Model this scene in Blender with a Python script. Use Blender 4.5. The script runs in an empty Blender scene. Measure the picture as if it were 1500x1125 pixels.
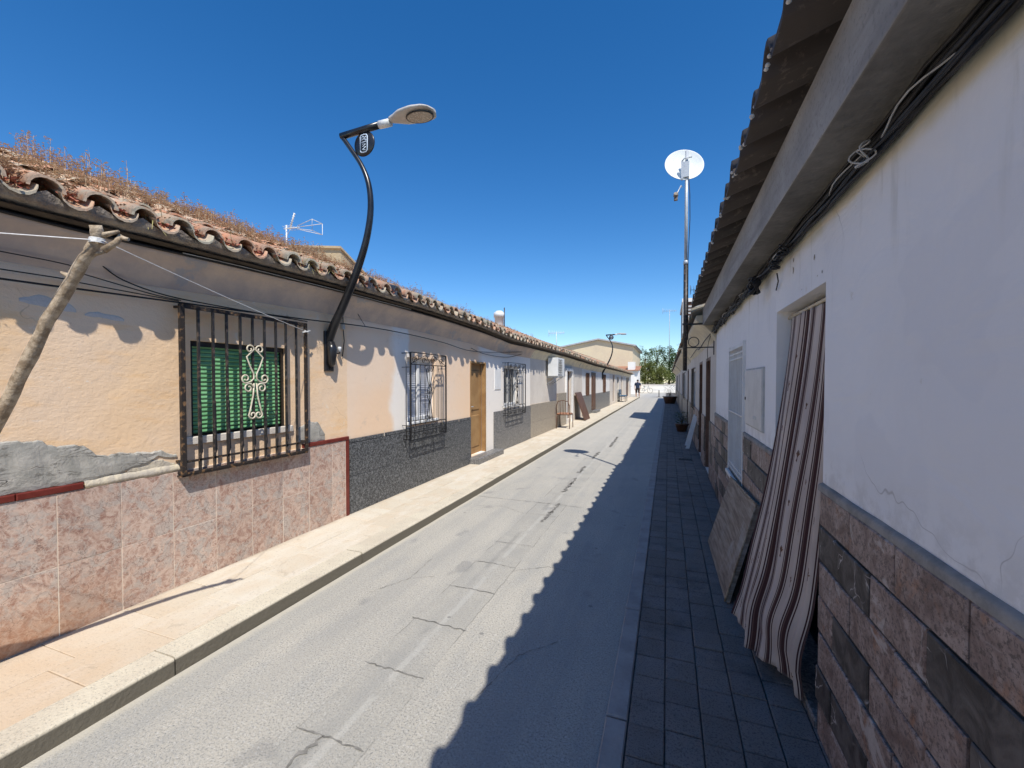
import bpy, math, random
from math import sin, cos, pi, radians, sqrt, atan2, hypot
R = random.Random(7)
scn = bpy.context.scene
col = scn.collection

# ------------------------------------------------------------------ camera model
F = 620.0; YAW = radians(20.2); PITCH = radians(1.2); CX = 750.0; CY = 558 + F*math.tan(PITCH)
CAMZ = 1.6
FW = (-sin(YAW)*cos(PITCH), cos(YAW)*cos(PITCH), -sin(PITCH))
RT = (cos(YAW), sin(YAW), 0.0)
UP = (-sin(YAW)*sin(PITCH), cos(YAW)*sin(PITCH), cos(PITCH))
def U(px, py, X=None, Y=None, Z=None):
    """point of the place seen at (px,py) lying on the plane X=, Y= or Z= """
    a = (px-CX)/F; b = -(py-CY)/F
    d = [FW[i] + a*RT[i] + b*UP[i] for i in range(3)]
    if X is not None: t = X/d[0]
    elif Y is not None: t = Y/d[1]
    else: t = (Z-CAMZ)/d[2]
    return (d[0]*t, d[1]*t, CAMZ+d[2]*t)

# ------------------------------------------------------------------ object helpers
def tag(o, label=None, cat=None, group=None, kind=None):
    if label: o['label'] = label
    if cat: o['category'] = cat
    if group: o['group'] = group
    if kind: o['kind'] = kind
    return o
def thing(name, label, cat, loc=(0,0,0), group=None):
    o = bpy.data.objects.new(name, None); col.objects.link(o)
    o.location = loc; o.empty_display_size = .1
    return tag(o, label, cat, group)
def origin(o):
    x = y = z = 0.0
    while o is not None:
        x += o.location.x; y += o.location.y; z += o.location.z; o = o.parent
    return (x, y, z)

class MB:
    def __init__(s): s.v = []; s.f = []; s.m = []; s.uv = None; s.sm = []
    def quad(s, *p, m=0, sm=False):
        n = len(s.v); s.v += [tuple(q) for q in p]; s.f.append(tuple(range(n, n+len(p)))); s.m.append(m); s.sm.append(sm)
    def box(s, x0, x1, y0, y1, z0, z1, m=0):
        if x0 > x1: x0, x1 = x1, x0
        if y0 > y1: y0, y1 = y1, y0
        n = len(s.v)
        s.v += [(x0,y0,z0),(x1,y0,z0),(x1,y1,z0),(x0,y1,z0),(x0,y0,z1),(x1,y0,z1),(x1,y1,z1),(x0,y1,z1)]
        for f in ((0,3,2,1),(4,5,6,7),(0,1,5,4),(1,2,6,5),(2,3,7,6),(3,0,4,7)):
            s.f.append(tuple(n+i for i in f)); s.m.append(m); s.sm.append(False)
    def cbox(s, x0, x1, y0, y1, z0, z1, c, axis='x+', m=0):
        """tile with its visible face bevelled by c; axis = direction the face looks"""
        if axis[0] == 'x':
            xf = x1 if axis[1] == '+' else x0; xb = x0 if axis[1] == '+' else x1
            xm = xf - c if axis[1] == '+' else xf + c
            rings = [[(xb,y0,z0),(xb,y1,z0),(xb,y1,z1),(xb,y0,z1)],
                     [(xm,y0,z0),(xm,y1,z0),(xm,y1,z1),(xm,y0,z1)],
                     [(xf,y0+c,z0+c),(xf,y1-c,z0+c),(xf,y1-c,z1-c),(xf,y0+c,z1-c)]]
            flip = axis[1] == '-'
        else:
            rings = [[(x0,y0,z0),(x1,y0,z0),(x1,y1,z0),(x0,y1,z0)],
                     [(x0,y0,z1-c),(x1,y0,z1-c),(x1,y1,z1-c),(x0,y1,z1-c)],
                     [(x0+c,y0+c,z1),(x1-c,y0+c,z1),(x1-c,y1-c,z1),(x0+c,y1-c,z1)]]
            flip = False
        n = len(s.v)
        for r in rings: s.v += r
        def add(f):
            if flip: f = f[::-1]
            s.f.append(tuple(n+i for i in f)); s.m.append(m); s.sm.append(False)
        for k in range(2):
            for i in range(4):
                j = (i+1) % 4
                add((k*4+i, k*4+j, k*4+4+j, k*4+4+i))
        add((8,9,10,11))
    def tube(s, pts, r, n=8, m=0, cap=True, sm=True):
        pts = [tuple(p) for p in pts]
        rs = r if isinstance(r, (list, tuple)) else [r]*len(pts)
        base = len(s.v); prev = None
        for i, p in enumerate(pts):
            a = pts[max(0, i-1)]; b = pts[min(len(pts)-1, i+1)]
            t = [b[k]-a[k] for k in range(3)]; L = sqrt(sum(q*q for q in t)) or 1; t = [q/L for q in t]
            if prev is None:
                h = (0,0,1) if abs(t[2]) < .9 else (1,0,0)
            else: h = prev
            u = [h[k]-t[k]*sum(h[q]*t[q] for q in range(3)) for k in range(3)]
            L = sqrt(sum(q*q for q in u)) or 1; u = [q/L for q in u]; prev = tuple(u)
            w = (t[1]*u[2]-t[2]*u[1], t[2]*u[0]-t[0]*u[2], t[0]*u[1]-t[1]*u[0])
            for k in range(n):
                c, d = cos(2*pi*k/n)*rs[i], sin(2*pi*k/n)*rs[i]
                s.v.append(tuple(p[q]+u[q]*c+w[q]*d for q in range(3)))
        for i in range(len(pts)-1):
            for k in range(n):
                k2 = (k+1) % n
                s.f.append((base+i*n+k, base+i*n+k2, base+(i+1)*n+k2, base+(i+1)*n+k)); s.m.append(m); s.sm.append(sm)
        if cap:
            s.f.append(tuple(base+k for k in range(n))[::-1]); s.m.append(m); s.sm.append(False)
            s.f.append(tuple(base+(len(pts)-1)*n+k for k in range(n))); s.m.append(m); s.sm.append(False)
    def grid(s, fn, nu, nv, m=0, sm=True, flip=False):
        n = len(s.v)
        for j in range(nv+1):
            for i in range(nu+1): s.v.append(tuple(fn(i/nu, j/nv)))
        for j in range(nv):
            for i in range(nu):
                f = (n+j*(nu+1)+i, n+j*(nu+1)+i+1, n+(j+1)*(nu+1)+i+1, n+(j+1)*(nu+1)+i)
                s.f.append(f[::-1] if flip else f); s.m.append(m); s.sm.append(sm)
    def build(s, name, mats, parent=None, loc=None, bevel=0):
        if not isinstance(mats, (list, tuple)): mats = [mats]
        o3 = origin(parent) if parent is not None else (0,0,0)
        L = loc or (0,0,0)
        v = [(p[0]-o3[0]-L[0], p[1]-o3[1]-L[1], p[2]-o3[2]-L[2]) for p in s.v]
        me = bpy.data.meshes.new(name); me.from_pydata(v, [], s.f); me.update()
        for mt in mats: me.materials.append(mt)
        me.polygons.foreach_set('material_index', s.m)
        me.polygons.foreach_set('use_smooth', s.sm)
        if s.uv:
            uvl = me.uv_layers.new(name='UVMap')
            for lp in me.loops: uvl.data[lp.index].uv = s.uv[lp.vertex_index]
        o = bpy.data.objects.new(name, me); col.objects.link(o)
        o.location = L
        if parent is not None: o.parent = parent
        if bevel:
            b = o.modifiers.new('bevel', 'BEVEL'); b.width = bevel; b.segments = 2; b.limit_method = 'ANGLE'
        return o

def lathe(mb, c, prof, n=24, axis=(0,0,1), m=0):
    """prof = [(r, h)], spun about axis through c"""
    ax = axis; L = sqrt(sum(q*q for q in ax)); ax = [q/L for q in ax]
    h = (0,0,1) if abs(ax[2]) < .9 else (1,0,0)
    u = [h[k]-ax[k]*sum(h[q]*ax[q] for q in range(3)) for k in range(3)]
    L = sqrt(sum(q*q for q in u)); u = [q/L for q in u]
    w = (ax[1]*u[2]-ax[2]*u[1], ax[2]*u[0]-ax[0]*u[2], ax[0]*u[1]-ax[1]*u[0])
    base = len(mb.v)
    for r, hh in prof:
        for k in range(n):
            a = 2*pi*k/n
            mb.v.append(tuple(c[q]+ax[q]*hh+(u[q]*cos(a)+w[q]*sin(a))*r for q in range(3)))
    for i in range(len(prof)-1):
        for k in range(n):
            k2 = (k+1) % n
            mb.f.append((base+i*n+k, base+i*n+k2, base+(i+1)*n+k2, base+(i+1)*n+k)); mb.m.append(m); mb.sm.append(True)

# ------------------------------------------------------------------ material helpers
class NT:
    def __init__(s, name):
        s.mat = bpy.data.materials.new(name); s.mat.use_nodes = True
        s.t = s.mat.node_tree; s.t.nodes.clear()
        s.out = s.n('ShaderNodeOutputMaterial'); s.b = s.n('ShaderNodeBsdfPrincipled')
        s.l(s.b.outputs[0], s.out.inputs[0])
        s.geo = s.n('ShaderNodeNewGeometry')
        s.pos = s.geo.outputs['Position']; s.isl = s.geo.outputs['Random Per Island']
    def n(s, t, **k):
        x = s.t.nodes.new(t)
        for a, b in k.items(): setattr(x, a, b)
        return x
    def l(s, a, b): s.t.links.new(a, b)
    def put(s, inp, v):
        if hasattr(v, 'is_output'): s.l(v, inp)
        elif isinstance(v, (tuple, list)) and len(v) == 3 and inp.type == 'RGBA': inp.default_value = (*v, 1)
        else: inp.default_value = v
    def math(s, op, a, b=0.0, c=None, clamp=False):
        x = s.n('ShaderNodeMath', operation=op); x.use_clamp = clamp
        s.put(x.inputs[0], a); s.put(x.inputs[1], b)
        if c is not None: s.put(x.inputs[2], c)
        return x.outputs[0]
    def noise(s, scale, detail=4, rough=.55, dist=0, vec=None, w=None):
        x = s.n('ShaderNodeTexNoise'); s.put(x.inputs['Scale'], scale); x.inputs['Detail'].default_value = detail
        x.inputs['Roughness'].default_value = rough; x.inputs['Distortion'].default_value = dist
        s.l(vec if vec is not None else s.pos, x.inputs['Vector']); return x.outputs['Fac']
    def voro(s, scale, feature='F1', vec=None):
        x = s.n('ShaderNodeTexVoronoi', feature=feature); s.put(x.inputs['Scale'], scale)
        s.l(vec if vec is not None else s.pos, x.inputs['Vector']); return x.outputs['Distance']
    def scale(s, v3, vec=None, off=None):
        x = s.n('ShaderNodeMapping'); x.inputs['Scale'].default_value = v3
        if off: x.inputs['Location'].default_value = off
        s.l(vec if vec is not None else s.pos, x.inputs['Vector']); return x.outputs[0]
    def warp(s, amt, scale, vec=None):
        vec = vec if vec is not None else s.pos
        x = s.n('ShaderNodeTexNoise'); x.inputs['Scale'].default_value = scale; x.inputs['Detail'].default_value = 3
        s.l(vec, x.inputs['Vector'])
        a = s.n('ShaderNodeVectorMath', operation='SUBTRACT'); s.l(x.outputs['Color'], a.inputs[0]); a.inputs[1].default_value = (.5,.5,.5)
        b = s.n('ShaderNodeVectorMath', operation='SCALE'); s.l(a.outputs[0], b.inputs[0]); b.inputs['Scale'].default_value = amt
        c = s.n('ShaderNodeVectorMath', operation='ADD'); s.l(vec, c.inputs[0]); s.l(b.outputs[0], c.inputs[1])
        return c.outputs[0]
    def isovec(s, k=20):
        """position shifted differently for each island"""
        x = s.n('ShaderNodeVectorMath', operation='SCALE'); x.inputs[0].default_value = (k, k*1.7, k*.6); s.l(s.isl, x.inputs['Scale'])
        c = s.n('ShaderNodeVectorMath', operation='ADD'); s.l(s.pos, c.inputs[0]); s.l(x.outputs[0], c.inputs[1])
        return c.outputs[0]
    def ramp(s, f, lo, hi, a=0.0, b=1.0):
        x = s.n('ShaderNodeMapRange'); x.interpolation_type = 'SMOOTHSTEP'
        s.put(x.inputs['Value'], f); x.inputs['From Min'].default_value = lo; x.inputs['From Max'].default_value = hi
        x.inputs['To Min'].default_value = a; x.inputs['To Max'].default_value = b
        return x.outputs[0]
    def mix(s, f, a, b, mode='MIX'):
        x = s.n('ShaderNodeMix', data_type='RGBA', blend_type=mode)
        s.put(x.inputs[0], f); s.put(x.inputs[6], a); s.put(x.inputs[7], b); return x.outputs[2]
    def xyz(s, vec=None):
        x = s.n('ShaderNodeSeparateXYZ'); s.l(vec if vec is not None else s.pos, x.inputs[0]); return x.outputs
    def bump(s, h, strength=.4, dist=.01, prev=None):
        x = s.n('ShaderNodeBump'); x.inputs['Strength'].default_value = strength; x.inputs['Distance'].default_value = dist
        s.l(h, x.inputs['Height'])
        if prev is not None: s.l(prev, x.inputs['Normal'])
        return x.outputs[0]
    def done(s, colr, rough=.8, nrm=None, metal=0, spec=.3):
        s.put(s.b.inputs['Base Color'], colr); s.put(s.b.inputs['Roughness'], rough)
        s.b.inputs['Metallic'].default_value = metal; s.b.inputs['Specular IOR Level'].default_value = spec
        if nrm is not None: s.l(nrm, s.b.inputs['Normal'])
        return s.mat

def simple(name, c1, c2=None, scale=6, lo=.35, hi=.65, rough=.8, bs=60, bst=.3, bd=.004, metal=0, spec=.3, isl=0, fine=.12):
    t = NT(name); c = c1
    if c2: c = t.mix(t.ramp(t.noise(scale, 5, .6), lo, hi), c1, c2)
    f = t.noise(scale*11, 3, .6)
    c = t.mix(fine, c, t.mix(f, (0,0,0), (1,1,1)), 'OVERLAY')
    if isl:
        c = t.mix(1.0, c, t.mix(t.isl, (1-isl,)*3, (1,)*3), 'MULTIPLY')
    return t.done(c, rough, t.bump(t.noise(bs, 4), bst, bd), metal, spec)

def mat_road():
    t = NT('road_concrete')
    x, y, z = t.xyz()
    big = t.noise(.9, 4, .5); mid = t.noise(6, 5, .6, vec=t.scale((1,.35,1)))
    c = t.mix(t.ramp(big, .35, .68), (.43,.405,.35), (.48,.45,.385))
    c = t.mix(t.ramp(mid, .45, .72, 0, .32), c, (.28,.29,.29))
    sp = t.noise(95, 4, .85); c = t.mix(t.ramp(sp, .36, .52, .85, 0), c, (.13,.14,.145))
    pit = t.ramp(t.voro(38), .0, .16, .8, 0); c = t.mix(t.math('MULTIPLY', pit, t.ramp(t.noise(7, 3), .5, .62)), c, (.12,.125,.13))
    sp2 = t.noise(70, 4, .8); c = t.mix(t.ramp(sp2, .52, .66, 0, .7), c, (.58,.57,.54))
    # longitudinal wheel polish and gutters
    lw = t.noise(1.0, 4, .6, vec=t.scale((3.2,.16,1)))
    c = t.mix(t.ramp(lw, .42, .66, 0, .45), c, (.31,.305,.285))
    # filled service trench down the lane
    xw = t.math('ADD', x, t.math('MULTIPLY', t.math('SUBTRACT', t.noise(7, 4), .5), .035))
    d = t.math('ABSOLUTE', t.math('ADD', xw, 1.40))
    inside = t.ramp(d, .185, .195, 1, 0)
    c = t.mix(t.math('MULTIPLY', inside, t.ramp(t.noise(3.3, 5, .7), .35, .65, .08, .5)), c, (.30,.295,.27))
    edge = t.ramp(t.math('ABSOLUTE', t.math('SUBTRACT', d, .19)), .001, .007, 1, 0)
    edge = t.math('MULTIPLY', edge, t.ramp(t.noise(2.2, 3), .42, .6))
    c = t.mix(t.math('MULTIPLY', edge, .55), c, (.13,.13,.12))
    dl = t.math('ABSOLUTE', t.math('ADD', xw, 1.385))
    line = t.math('MULTIPLY', t.ramp(dl, .012, .026, 1, 0), t.ramp(t.noise(3.1, 4), .36, .5))
    c = t.mix(t.math('MULTIPLY', line, .28), c, (.54,.53,.49))
    dl2 = t.math('ABSOLUTE', t.math('ADD', xw, 1.45))
    line2 = t.math('MULTIPLY', t.ramp(dl2, .006, .03, 1, 0), t.ramp(t.noise(1.7, 4), .45, .6))
    c = t.mix(t.math('MULTIPLY', line2, .4), c, (.2,.2,.19))
    # scattered stains
    st = t.ramp(t.noise(2.6, 2, .4), .66, .72); c = t.mix(t.math('MULTIPLY', st, .35), c, (.16,.165,.17))
    dots = t.ramp(t.voro(3.1), .035, .055, .55, 0); c = t.mix(dots, c, (.12,.12,.12))
    # dust drifted against the kerb
    ku = t.ramp(t.math('ADD', x, t.math('MULTIPLY', t.noise(8, 3), .05)), -2.455, -2.40, 1, 0)
    c = t.mix(t.math('MULTIPLY', ku, .7), c, (.55,.50,.40))
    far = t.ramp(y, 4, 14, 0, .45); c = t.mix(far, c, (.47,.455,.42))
    n1 = t.bump(t.noise(120, 3, .7), .55, .006); n2 = t.bump(t.noise(14, 4), .25, .01, n1)
    return t.done(c, .85, n2, spec=.2)

def mat_slab():
    t = NT('pavement_slab')
    v = t.isovec(3)
    a = t.mix(t.isl, (.57,.50,.39), (.64,.585,.48))
    n1 = t.noise(5, 5, .6, vec=v)
    c = t.mix(t.ramp(n1, .4, .68, 0, .5), a, (.58,.47,.34))
    lng = t.noise(4, 4, .6, vec=t.scale((2.2,.5,1)))
    c = t.mix(t.ramp(lng, .5, .7, 0, .7), c, (.66,.61,.52))
    y = t.xyz()[1]
    c = t.mix(t.ramp(y, .9, 2.2, .5, 0), c, (.52,.35,.21))
    c = t.mix(t.ramp(t.noise(60, 3, .7), .3, .45, .4, 0), c, (.25,.2,.15))
    x = t.xyz()[0]
    gw = t.math('MULTIPLY', t.ramp(t.math('ADD', x, t.math('MULTIPLY', t.noise(6, 5, .7), .12)), -3.30, -3.20, 1, 0), .45); c = t.mix(gw, c, (.36,.29,.21))
    c = t.mix(t.ramp(t.noise(3.1, 7, .75, .8), .60, .70, 0, .5), c, (.34,.28,.21))
    c = t.mix(t.ramp(t.voro(6), .025, .05, .6, 0), c, (.14,.12,.10))
    return t.done(c, .8, t.bump(t.noise(70, 4), .5, .005), spec=.2)

def mat_kerb():
    t = NT('kerb_stone')
    c = t.mix(t.ramp(t.noise(4, 5, .6), .35, .65), (.62,.56,.44), (.54,.48,.38))
    c = t.mix(t.ramp(t.noise(90, 3, .7), .3, .48, .6, 0), c, (.2,.19,.16))
    z = t.xyz()[2]
    grime = t.math('MULTIPLY', t.ramp(z, .078, .090, 1, 0), t.ramp(t.noise(9, 5, .7), .1, .35))
    c = t.mix(t.math('MULTIPLY', grime, .95), c, (.125,.113,.09))
    return t.done(c, .85, t.bump(t.noise(50, 5), .6, .008), spec=.2)

def mat_peach():
    t = NT('peach_plaster')
    c = t.mix(t.ramp(t.noise(1.6, 5, .6), .35, .65), (.85,.60,.37), (.83,.62,.43))
    c = t.mix(t.ramp(t.noise(4.5, 6, .65, vec=t.scale((1,.5,2))), .5, .68, 0, .6), c, (.86,.55,.28))
    c = t.mix(t.ramp(t.noise(2.1, 7, .7), .61, .66, 0, .6), c, (.80,.70,.58))
    wv = t.warp(.35, 3)
    crack = t.ramp(t.voro(1.7, 'DISTANCE_TO_EDGE', wv), .0, .006, 1, 0)
    crack = t.math('MULTIPLY', crack, t.ramp(t.noise(1.3, 3), .47, .6))
    c = t.mix(t.math('MULTIPLY', crack, .5), c, (.28,.2,.14))
    n1 = t.bump(t.noise(38, 7, .7, vec=t.scale((1,.8,1.2))), .5, .009)
    n2 = t.bump(t.noise(5, 4, .5), .35, .022, n1)
    sc = t.math('MULTIPLY', t.ramp(t.noise(14, 6, .75, 1.5, vec=t.scale((1,.6,2.2))), .60, .64), t.ramp(t.noise(1.9, 2), .55, .62))
    c = t.mix(t.math('MULTIPLY', sc, .7), c, (.86,.78,.68))
    c = t.mix(t.ramp(t.noise(26, 5, .75), .60, .75, 0, .4), c, (.55,.36,.20))
    return t.done(c, .85, n2, spec=.15)

def mat_peach_smooth():
    t = NT('pale_peach_paint')
    c = t.mix(t.ramp(t.noise(.8, 4), .35, .65), (.86,.62,.42), (.84,.66,.50))
    y = t.xyz()[1]
    w = t.math('ADD', y, t.math('MULTIPLY', t.math('SUBTRACT', t.noise(2, 4), .5), .35))
    white = t.math('MULTIPLY', t.ramp(w, 4.55, 4.7), t.ramp(w, 4.98, 5.05, 1, 0))
    white2 = t.ramp(w, 7.2, 7.5)
    c = t.mix(t.math('MAXIMUM', white, white2), c, (.86,.80,.72))
    c = t.mix(t.ramp(t.noise(7, 6, .7), .58, .72, 0, .35), c, (.55,.45,.36))
    n = t.bump(t.noise(18, 5), .35, .008)
    return t.done(c, .85, n, spec=.15)

def mat_cement():
    t = NT('grey_cement_render')
    x = t.noise(5, 6, .6, 1.2)
    c = t.mix(t.ramp(x, .3, .7), (.31,.30,.265), (.48,.45,.395))
    c = t.mix(t.ramp(t.noise(2.2, 5, .6), .6, .72, 0, .7), c, (.62,.54,.42))
    wv = t.warp(.5, 4, t.scale((1,.6,1.6)))
    crack = t.ramp(t.voro(3.4, 'DISTANCE_TO_EDGE', wv), 0, .012, 1, 0)
    crack = t.math('MULTIPLY', crack, t.ramp(t.noise(3, 3), .45, .58))
    c = t.mix(t.math('MULTIPLY', crack, .85), c, (.07,.06,.055))
    hl = t.noise(3.2, 7, .7, 1.6, vec=t.scale((1,.45,1.7)))
    cr2 = t.ramp(t.math('ABSOLUTE', t.math('SUBTRACT', hl, .5)), 0, .010, 1, 0)
    cr2 = t.math('MULTIPLY', cr2, t.ramp(t.noise(4.1, 3), .46, .54)); c = t.mix(t.math('MULTIPLY', cr2, .75), c, (.09,.08,.07)); crack = t.math('MAXIMUM', crack, cr2)
    h = t.math('SUBTRACT', t.noise(9, 8, .68, .3), t.math('MULTIPLY', crack, .5))
    return t.done(c, .9, t.bump(h, .6, .022), spec=.15)

def mat_cornice(name, c1, c2):
    t = NT(name)
    c = t.mix(t.ramp(t.noise(3, 6, .65), .35, .65), c1, c2)
    c = t.mix(t.ramp(t.noise(2.0, 7, .7), .6, .64, 0, .7), c, (.36,.36,.37))
    return t.done(c, .9, t.bump(t.noise(16, 6), .5, .012), spec=.15)

def mat_pinkmarble():
    t = NT('pink_marble_tile'); v = t.isovec(9)
    n1 = t.noise(16, 8, .72, 1.2, vec=v)
    c = t.mix(t.ramp(n1, .34, .62), (.36,.20,.15), (.66,.50,.40))
    c = t.mix(t.ramp(t.noise(9, 8, .7, 1.0, vec=v), .47, .60, 0, .8), c, (.50,.45,.40))
    c = t.mix(t.ramp(t.noise(4, 4, .6, vec=v), .5, .7, 0, .5), c, (.44,.27,.21))
    vein = t.ramp(t.voro(17, 'DISTANCE_TO_EDGE', t.warp(.16, 12, v)), 0, .05, 1, 0)
    vein = t.math('MULTIPLY', vein, t.ramp(t.noise(9, 3, vec=v), .42, .55))
    c = t.mix(t.math('MULTIPLY', vein, .6), c, (.17,.11,.09))
    v2 = t.ramp(t.voro(26, 'DISTANCE_TO_EDGE', t.warp(.2, 9, v)), 0, .08, 1, 0)
    c = t.mix(t.math('MULTIPLY', v2, .4), c, (.76,.66,.56))
    z, y = t.xyz()[2], t.xyz()[1]
    low = t.math('MULTIPLY', t.ramp(z, .10, .5, 1, 0), t.ramp(y, 1.35, 1.9, 1, 0))
    c = t.mix(t.math('MULTIPLY', low, .5), c, (.42,.19,.07))
    c = t.mix(1.0, c, t.mix(t.isl, (.80,.78,.78), (1,1,1)), 'MULTIPLY')
    return t.done(c, .42, t.bump(t.noise(40, 4), .08, .003), spec=.4)

def mat_granite(name, a, b, cth):
    t = NT(name); v = t.isovec(9)
    n1 = t.noise(38, 4, .75, .8, vec=v)
    c = t.mix(t.ramp(n1, .44, .6), a, b)
    c = t.mix(t.ramp(t.noise(75, 3, .7, vec=v), .56, .68, 0, .8), c, cth)
    return t.done(c, .45, t.bump(t.noise(50, 4), .1, .003), spec=.4)

def mat_stonedado():
    t = NT('mixed_stone_tile'); v = t.isovec(13)
    n1 = t.noise(9, 6, .65, 1.0, vec=v)
    pink = t.mix(t.ramp(n1, .3, .7), (.20,.135,.11), (.46,.36,.31))
    pink = t.mix(t.ramp(t.noise(5, 5, .6, 1.5, vec=v), .56, .7, 0, .7), pink, (.35,.17,.09))
    pink = t.mix(t.ramp(t.noise(70, 4, .8, vec=v), .38, .52, .8, 0), pink, (.10,.075,.065))
    pink = t.mix(t.ramp(t.noise(2.2, 6, .7, 2, vec=v), .56, .62, 0, .75), pink, (.52,.46,.42))
    dark = t.mix(t.ramp(n1, .35, .7), (.055,.046,.04), (.15,.13,.115))
    wv = t.warp(.25, 6, v)
    vein = t.ramp(t.voro(7, 'DISTANCE_TO_EDGE', wv), 0, .022, 1, 0)
    vein = t.math('MULTIPLY', vein, t.ramp(t.noise(5, 3, vec=v), .5, .6))
    dark = t.mix(vein, dark, (.55,.50,.46))
    half = t.ramp(t.math('ADD', t.isl, t.math('MULTIPLY', t.noise(5, 4, .6, 1, vec=v), .16)), .47, .48)
    c = t.mix(half, dark, pink)
    h = t.noise(30, 5, .6, vec=v)
    return t.done(c, .6, t.bump(t.noise(6, 3, .5, .5, vec=v), .5, .012, t.bump(h, .6, .006)), spec=.3)

def mat_paver():
    t = NT('dark_paver')
    c = t.mix(t.isl, (.185,.160,.138), (.235,.205,.178))
    c = t.mix(t.ramp(t.noise(5, 5, .6), .4, .7, 0, .6), c, (.24,.225,.215))
    c = t.mix(t.ramp(t.noise(2.2, 6, .7), .52, .66, 0, .55), c, (.10,.095,.09))
    c = t.mix(t.ramp(t.noise(130, 2, .7), .35, .5, .5, 0), c, (.03,.03,.03))
    c = t.mix(t.ramp(t.noise(9, 3, .5), .68, .74, 0, .6), c, (.24,.22,.21))
    return t.done(c, .8, t.bump(t.noise(80, 4), .5, .005), spec=.25)

def mat_white():
    t = NT('white_wall_paint')
    c = t.mix(t.ramp(t.noise(.9, 5, .6), .35, .68), (.89,.88,.865), (.84,.83,.82))
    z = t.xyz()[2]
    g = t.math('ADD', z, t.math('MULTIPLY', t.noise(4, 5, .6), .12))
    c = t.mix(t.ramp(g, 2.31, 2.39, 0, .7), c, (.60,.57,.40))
    c = t.mix(t.ramp(t.noise(6, 6, .7), .66, .72, 0, .5), c, (.62,.58,.47))
    c = t.mix(t.ramp(t.noise(1.7, 3, .4, .8), .58, .60, 0, .35), c, (.78,.775,.78))
    ck = t.ramp(t.voro(.8, 'DISTANCE_TO_EDGE', t.warp(.5, 2.5)), 0, .0022, 1, 0); ck = t.math('MULTIPLY', ck, t.ramp(t.noise(.9, 3), .54, .60))
    c = t.mix(t.math('MULTIPLY', ck, .6), c, (.38,.36,.34))
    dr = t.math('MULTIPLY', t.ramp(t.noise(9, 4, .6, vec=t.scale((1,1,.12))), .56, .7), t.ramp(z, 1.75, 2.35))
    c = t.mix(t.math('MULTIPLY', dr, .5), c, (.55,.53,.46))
    low = t.math('MULTIPLY', t.ramp(z, 1.14, 1.34, 1, 0), t.ramp(t.noise(11, 5, .7), .4, .62)); c = t.mix(t.math('MULTIPLY', low, .45), c, (.58,.56,.53))
    n1 = t.bump(t.noise(45, 6, .7), .22, .004); n2 = t.bump(t.noise(4, 4, .5, 1.0, vec=t.scale((1,.6,1))), .5, .03, n1)
    return t.done(c, .75, n2, spec=.2)

def mat_soffit():
    t = NT('bare_concrete_soffit')
    c = t.mix(t.ramp(t.noise(2.2, 6, .65), .3, .7), (.30,.29,.27), (.42,.405,.38))
    v = t.scale((7,.7,7)); c = t.mix(t.ramp(t.noise(2, 5, .6, vec=v), .4, .68, 0, .6), c, (.22,.21,.20))
    c = t.mix(t.ramp(t.noise(60, 3, .7), .3, .48, .4, 0), c, (.14,.135,.13))
    return t.done(c, .9, t.bump(t.noise(28, 6), .35, .008), spec=.15)

def mat_barrel():
    t = NT('clay_barrel_tile'); v = t.isovec(5)
    c = t.mix(t.isl, (.62,.27,.15), (.58,.40,.26))
    li = t.ramp(t.noise(14, 6, .7, vec=v), .42, .6)
    xx = t.xyz()[0]
    x = t.math('MULTIPLY', t.math('MAXIMUM', li, t.math('MULTIPLY', t.ramp(xx, -3.2, -3.03), t.ramp(t.noise(5, 3, .6), .3, .5))), t.ramp(t.isl, .1, .6, .45, .95))
    c = t.mix(x, c, (.42,.39,.30))
    c = t.mix(t.ramp(t.noise(35, 4, .7, vec=v), .58, .68, 0, .7), c, (.62,.56,.42))
    c = t.mix(t.ramp(t.noise(20, 4, .7, vec=v), .66, .74, 0, .7), c, (.10,.08,.06))
    return t.done(c, .9, t.bump(t.noise(45, 5), .6, .008), spec=.15)

def mat_darktile():
    t = NT('brown_concrete_tile'); v = t.isovec(5)
    c = t.mix(t.isl, (.050,.045,.043), (.085,.072,.066))
    c = t.mix(t.ramp(t.noise(18, 5, .7, vec=v), .55, .7, 0, .5), c, (.25,.21,.17))
    return t.done(c, .8, t.bump(t.noise(60, 4), .35, .004), spec=.25)

def mat_board():
    t = NT('weathered_plywood')
    v = t.scale((2.5,14,14), off=(0,0,0))
    v = t.scale((1,1.2,16), off=(0,0,0))
    c = t.mix(t.ramp(t.noise(2.2, 6, .6, .8, vec=v), .3, .7), (.20,.15,.11), (.40,.33,.26))
    c = t.mix(t.ramp(t.noise(3, 5, .6), .55, .7, 0, .5), c, (.46,.43,.39))
    return t.done(c, .75, t.bump(t.noise(9, 5, vec=v), .3, .004), spec=.25)

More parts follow.
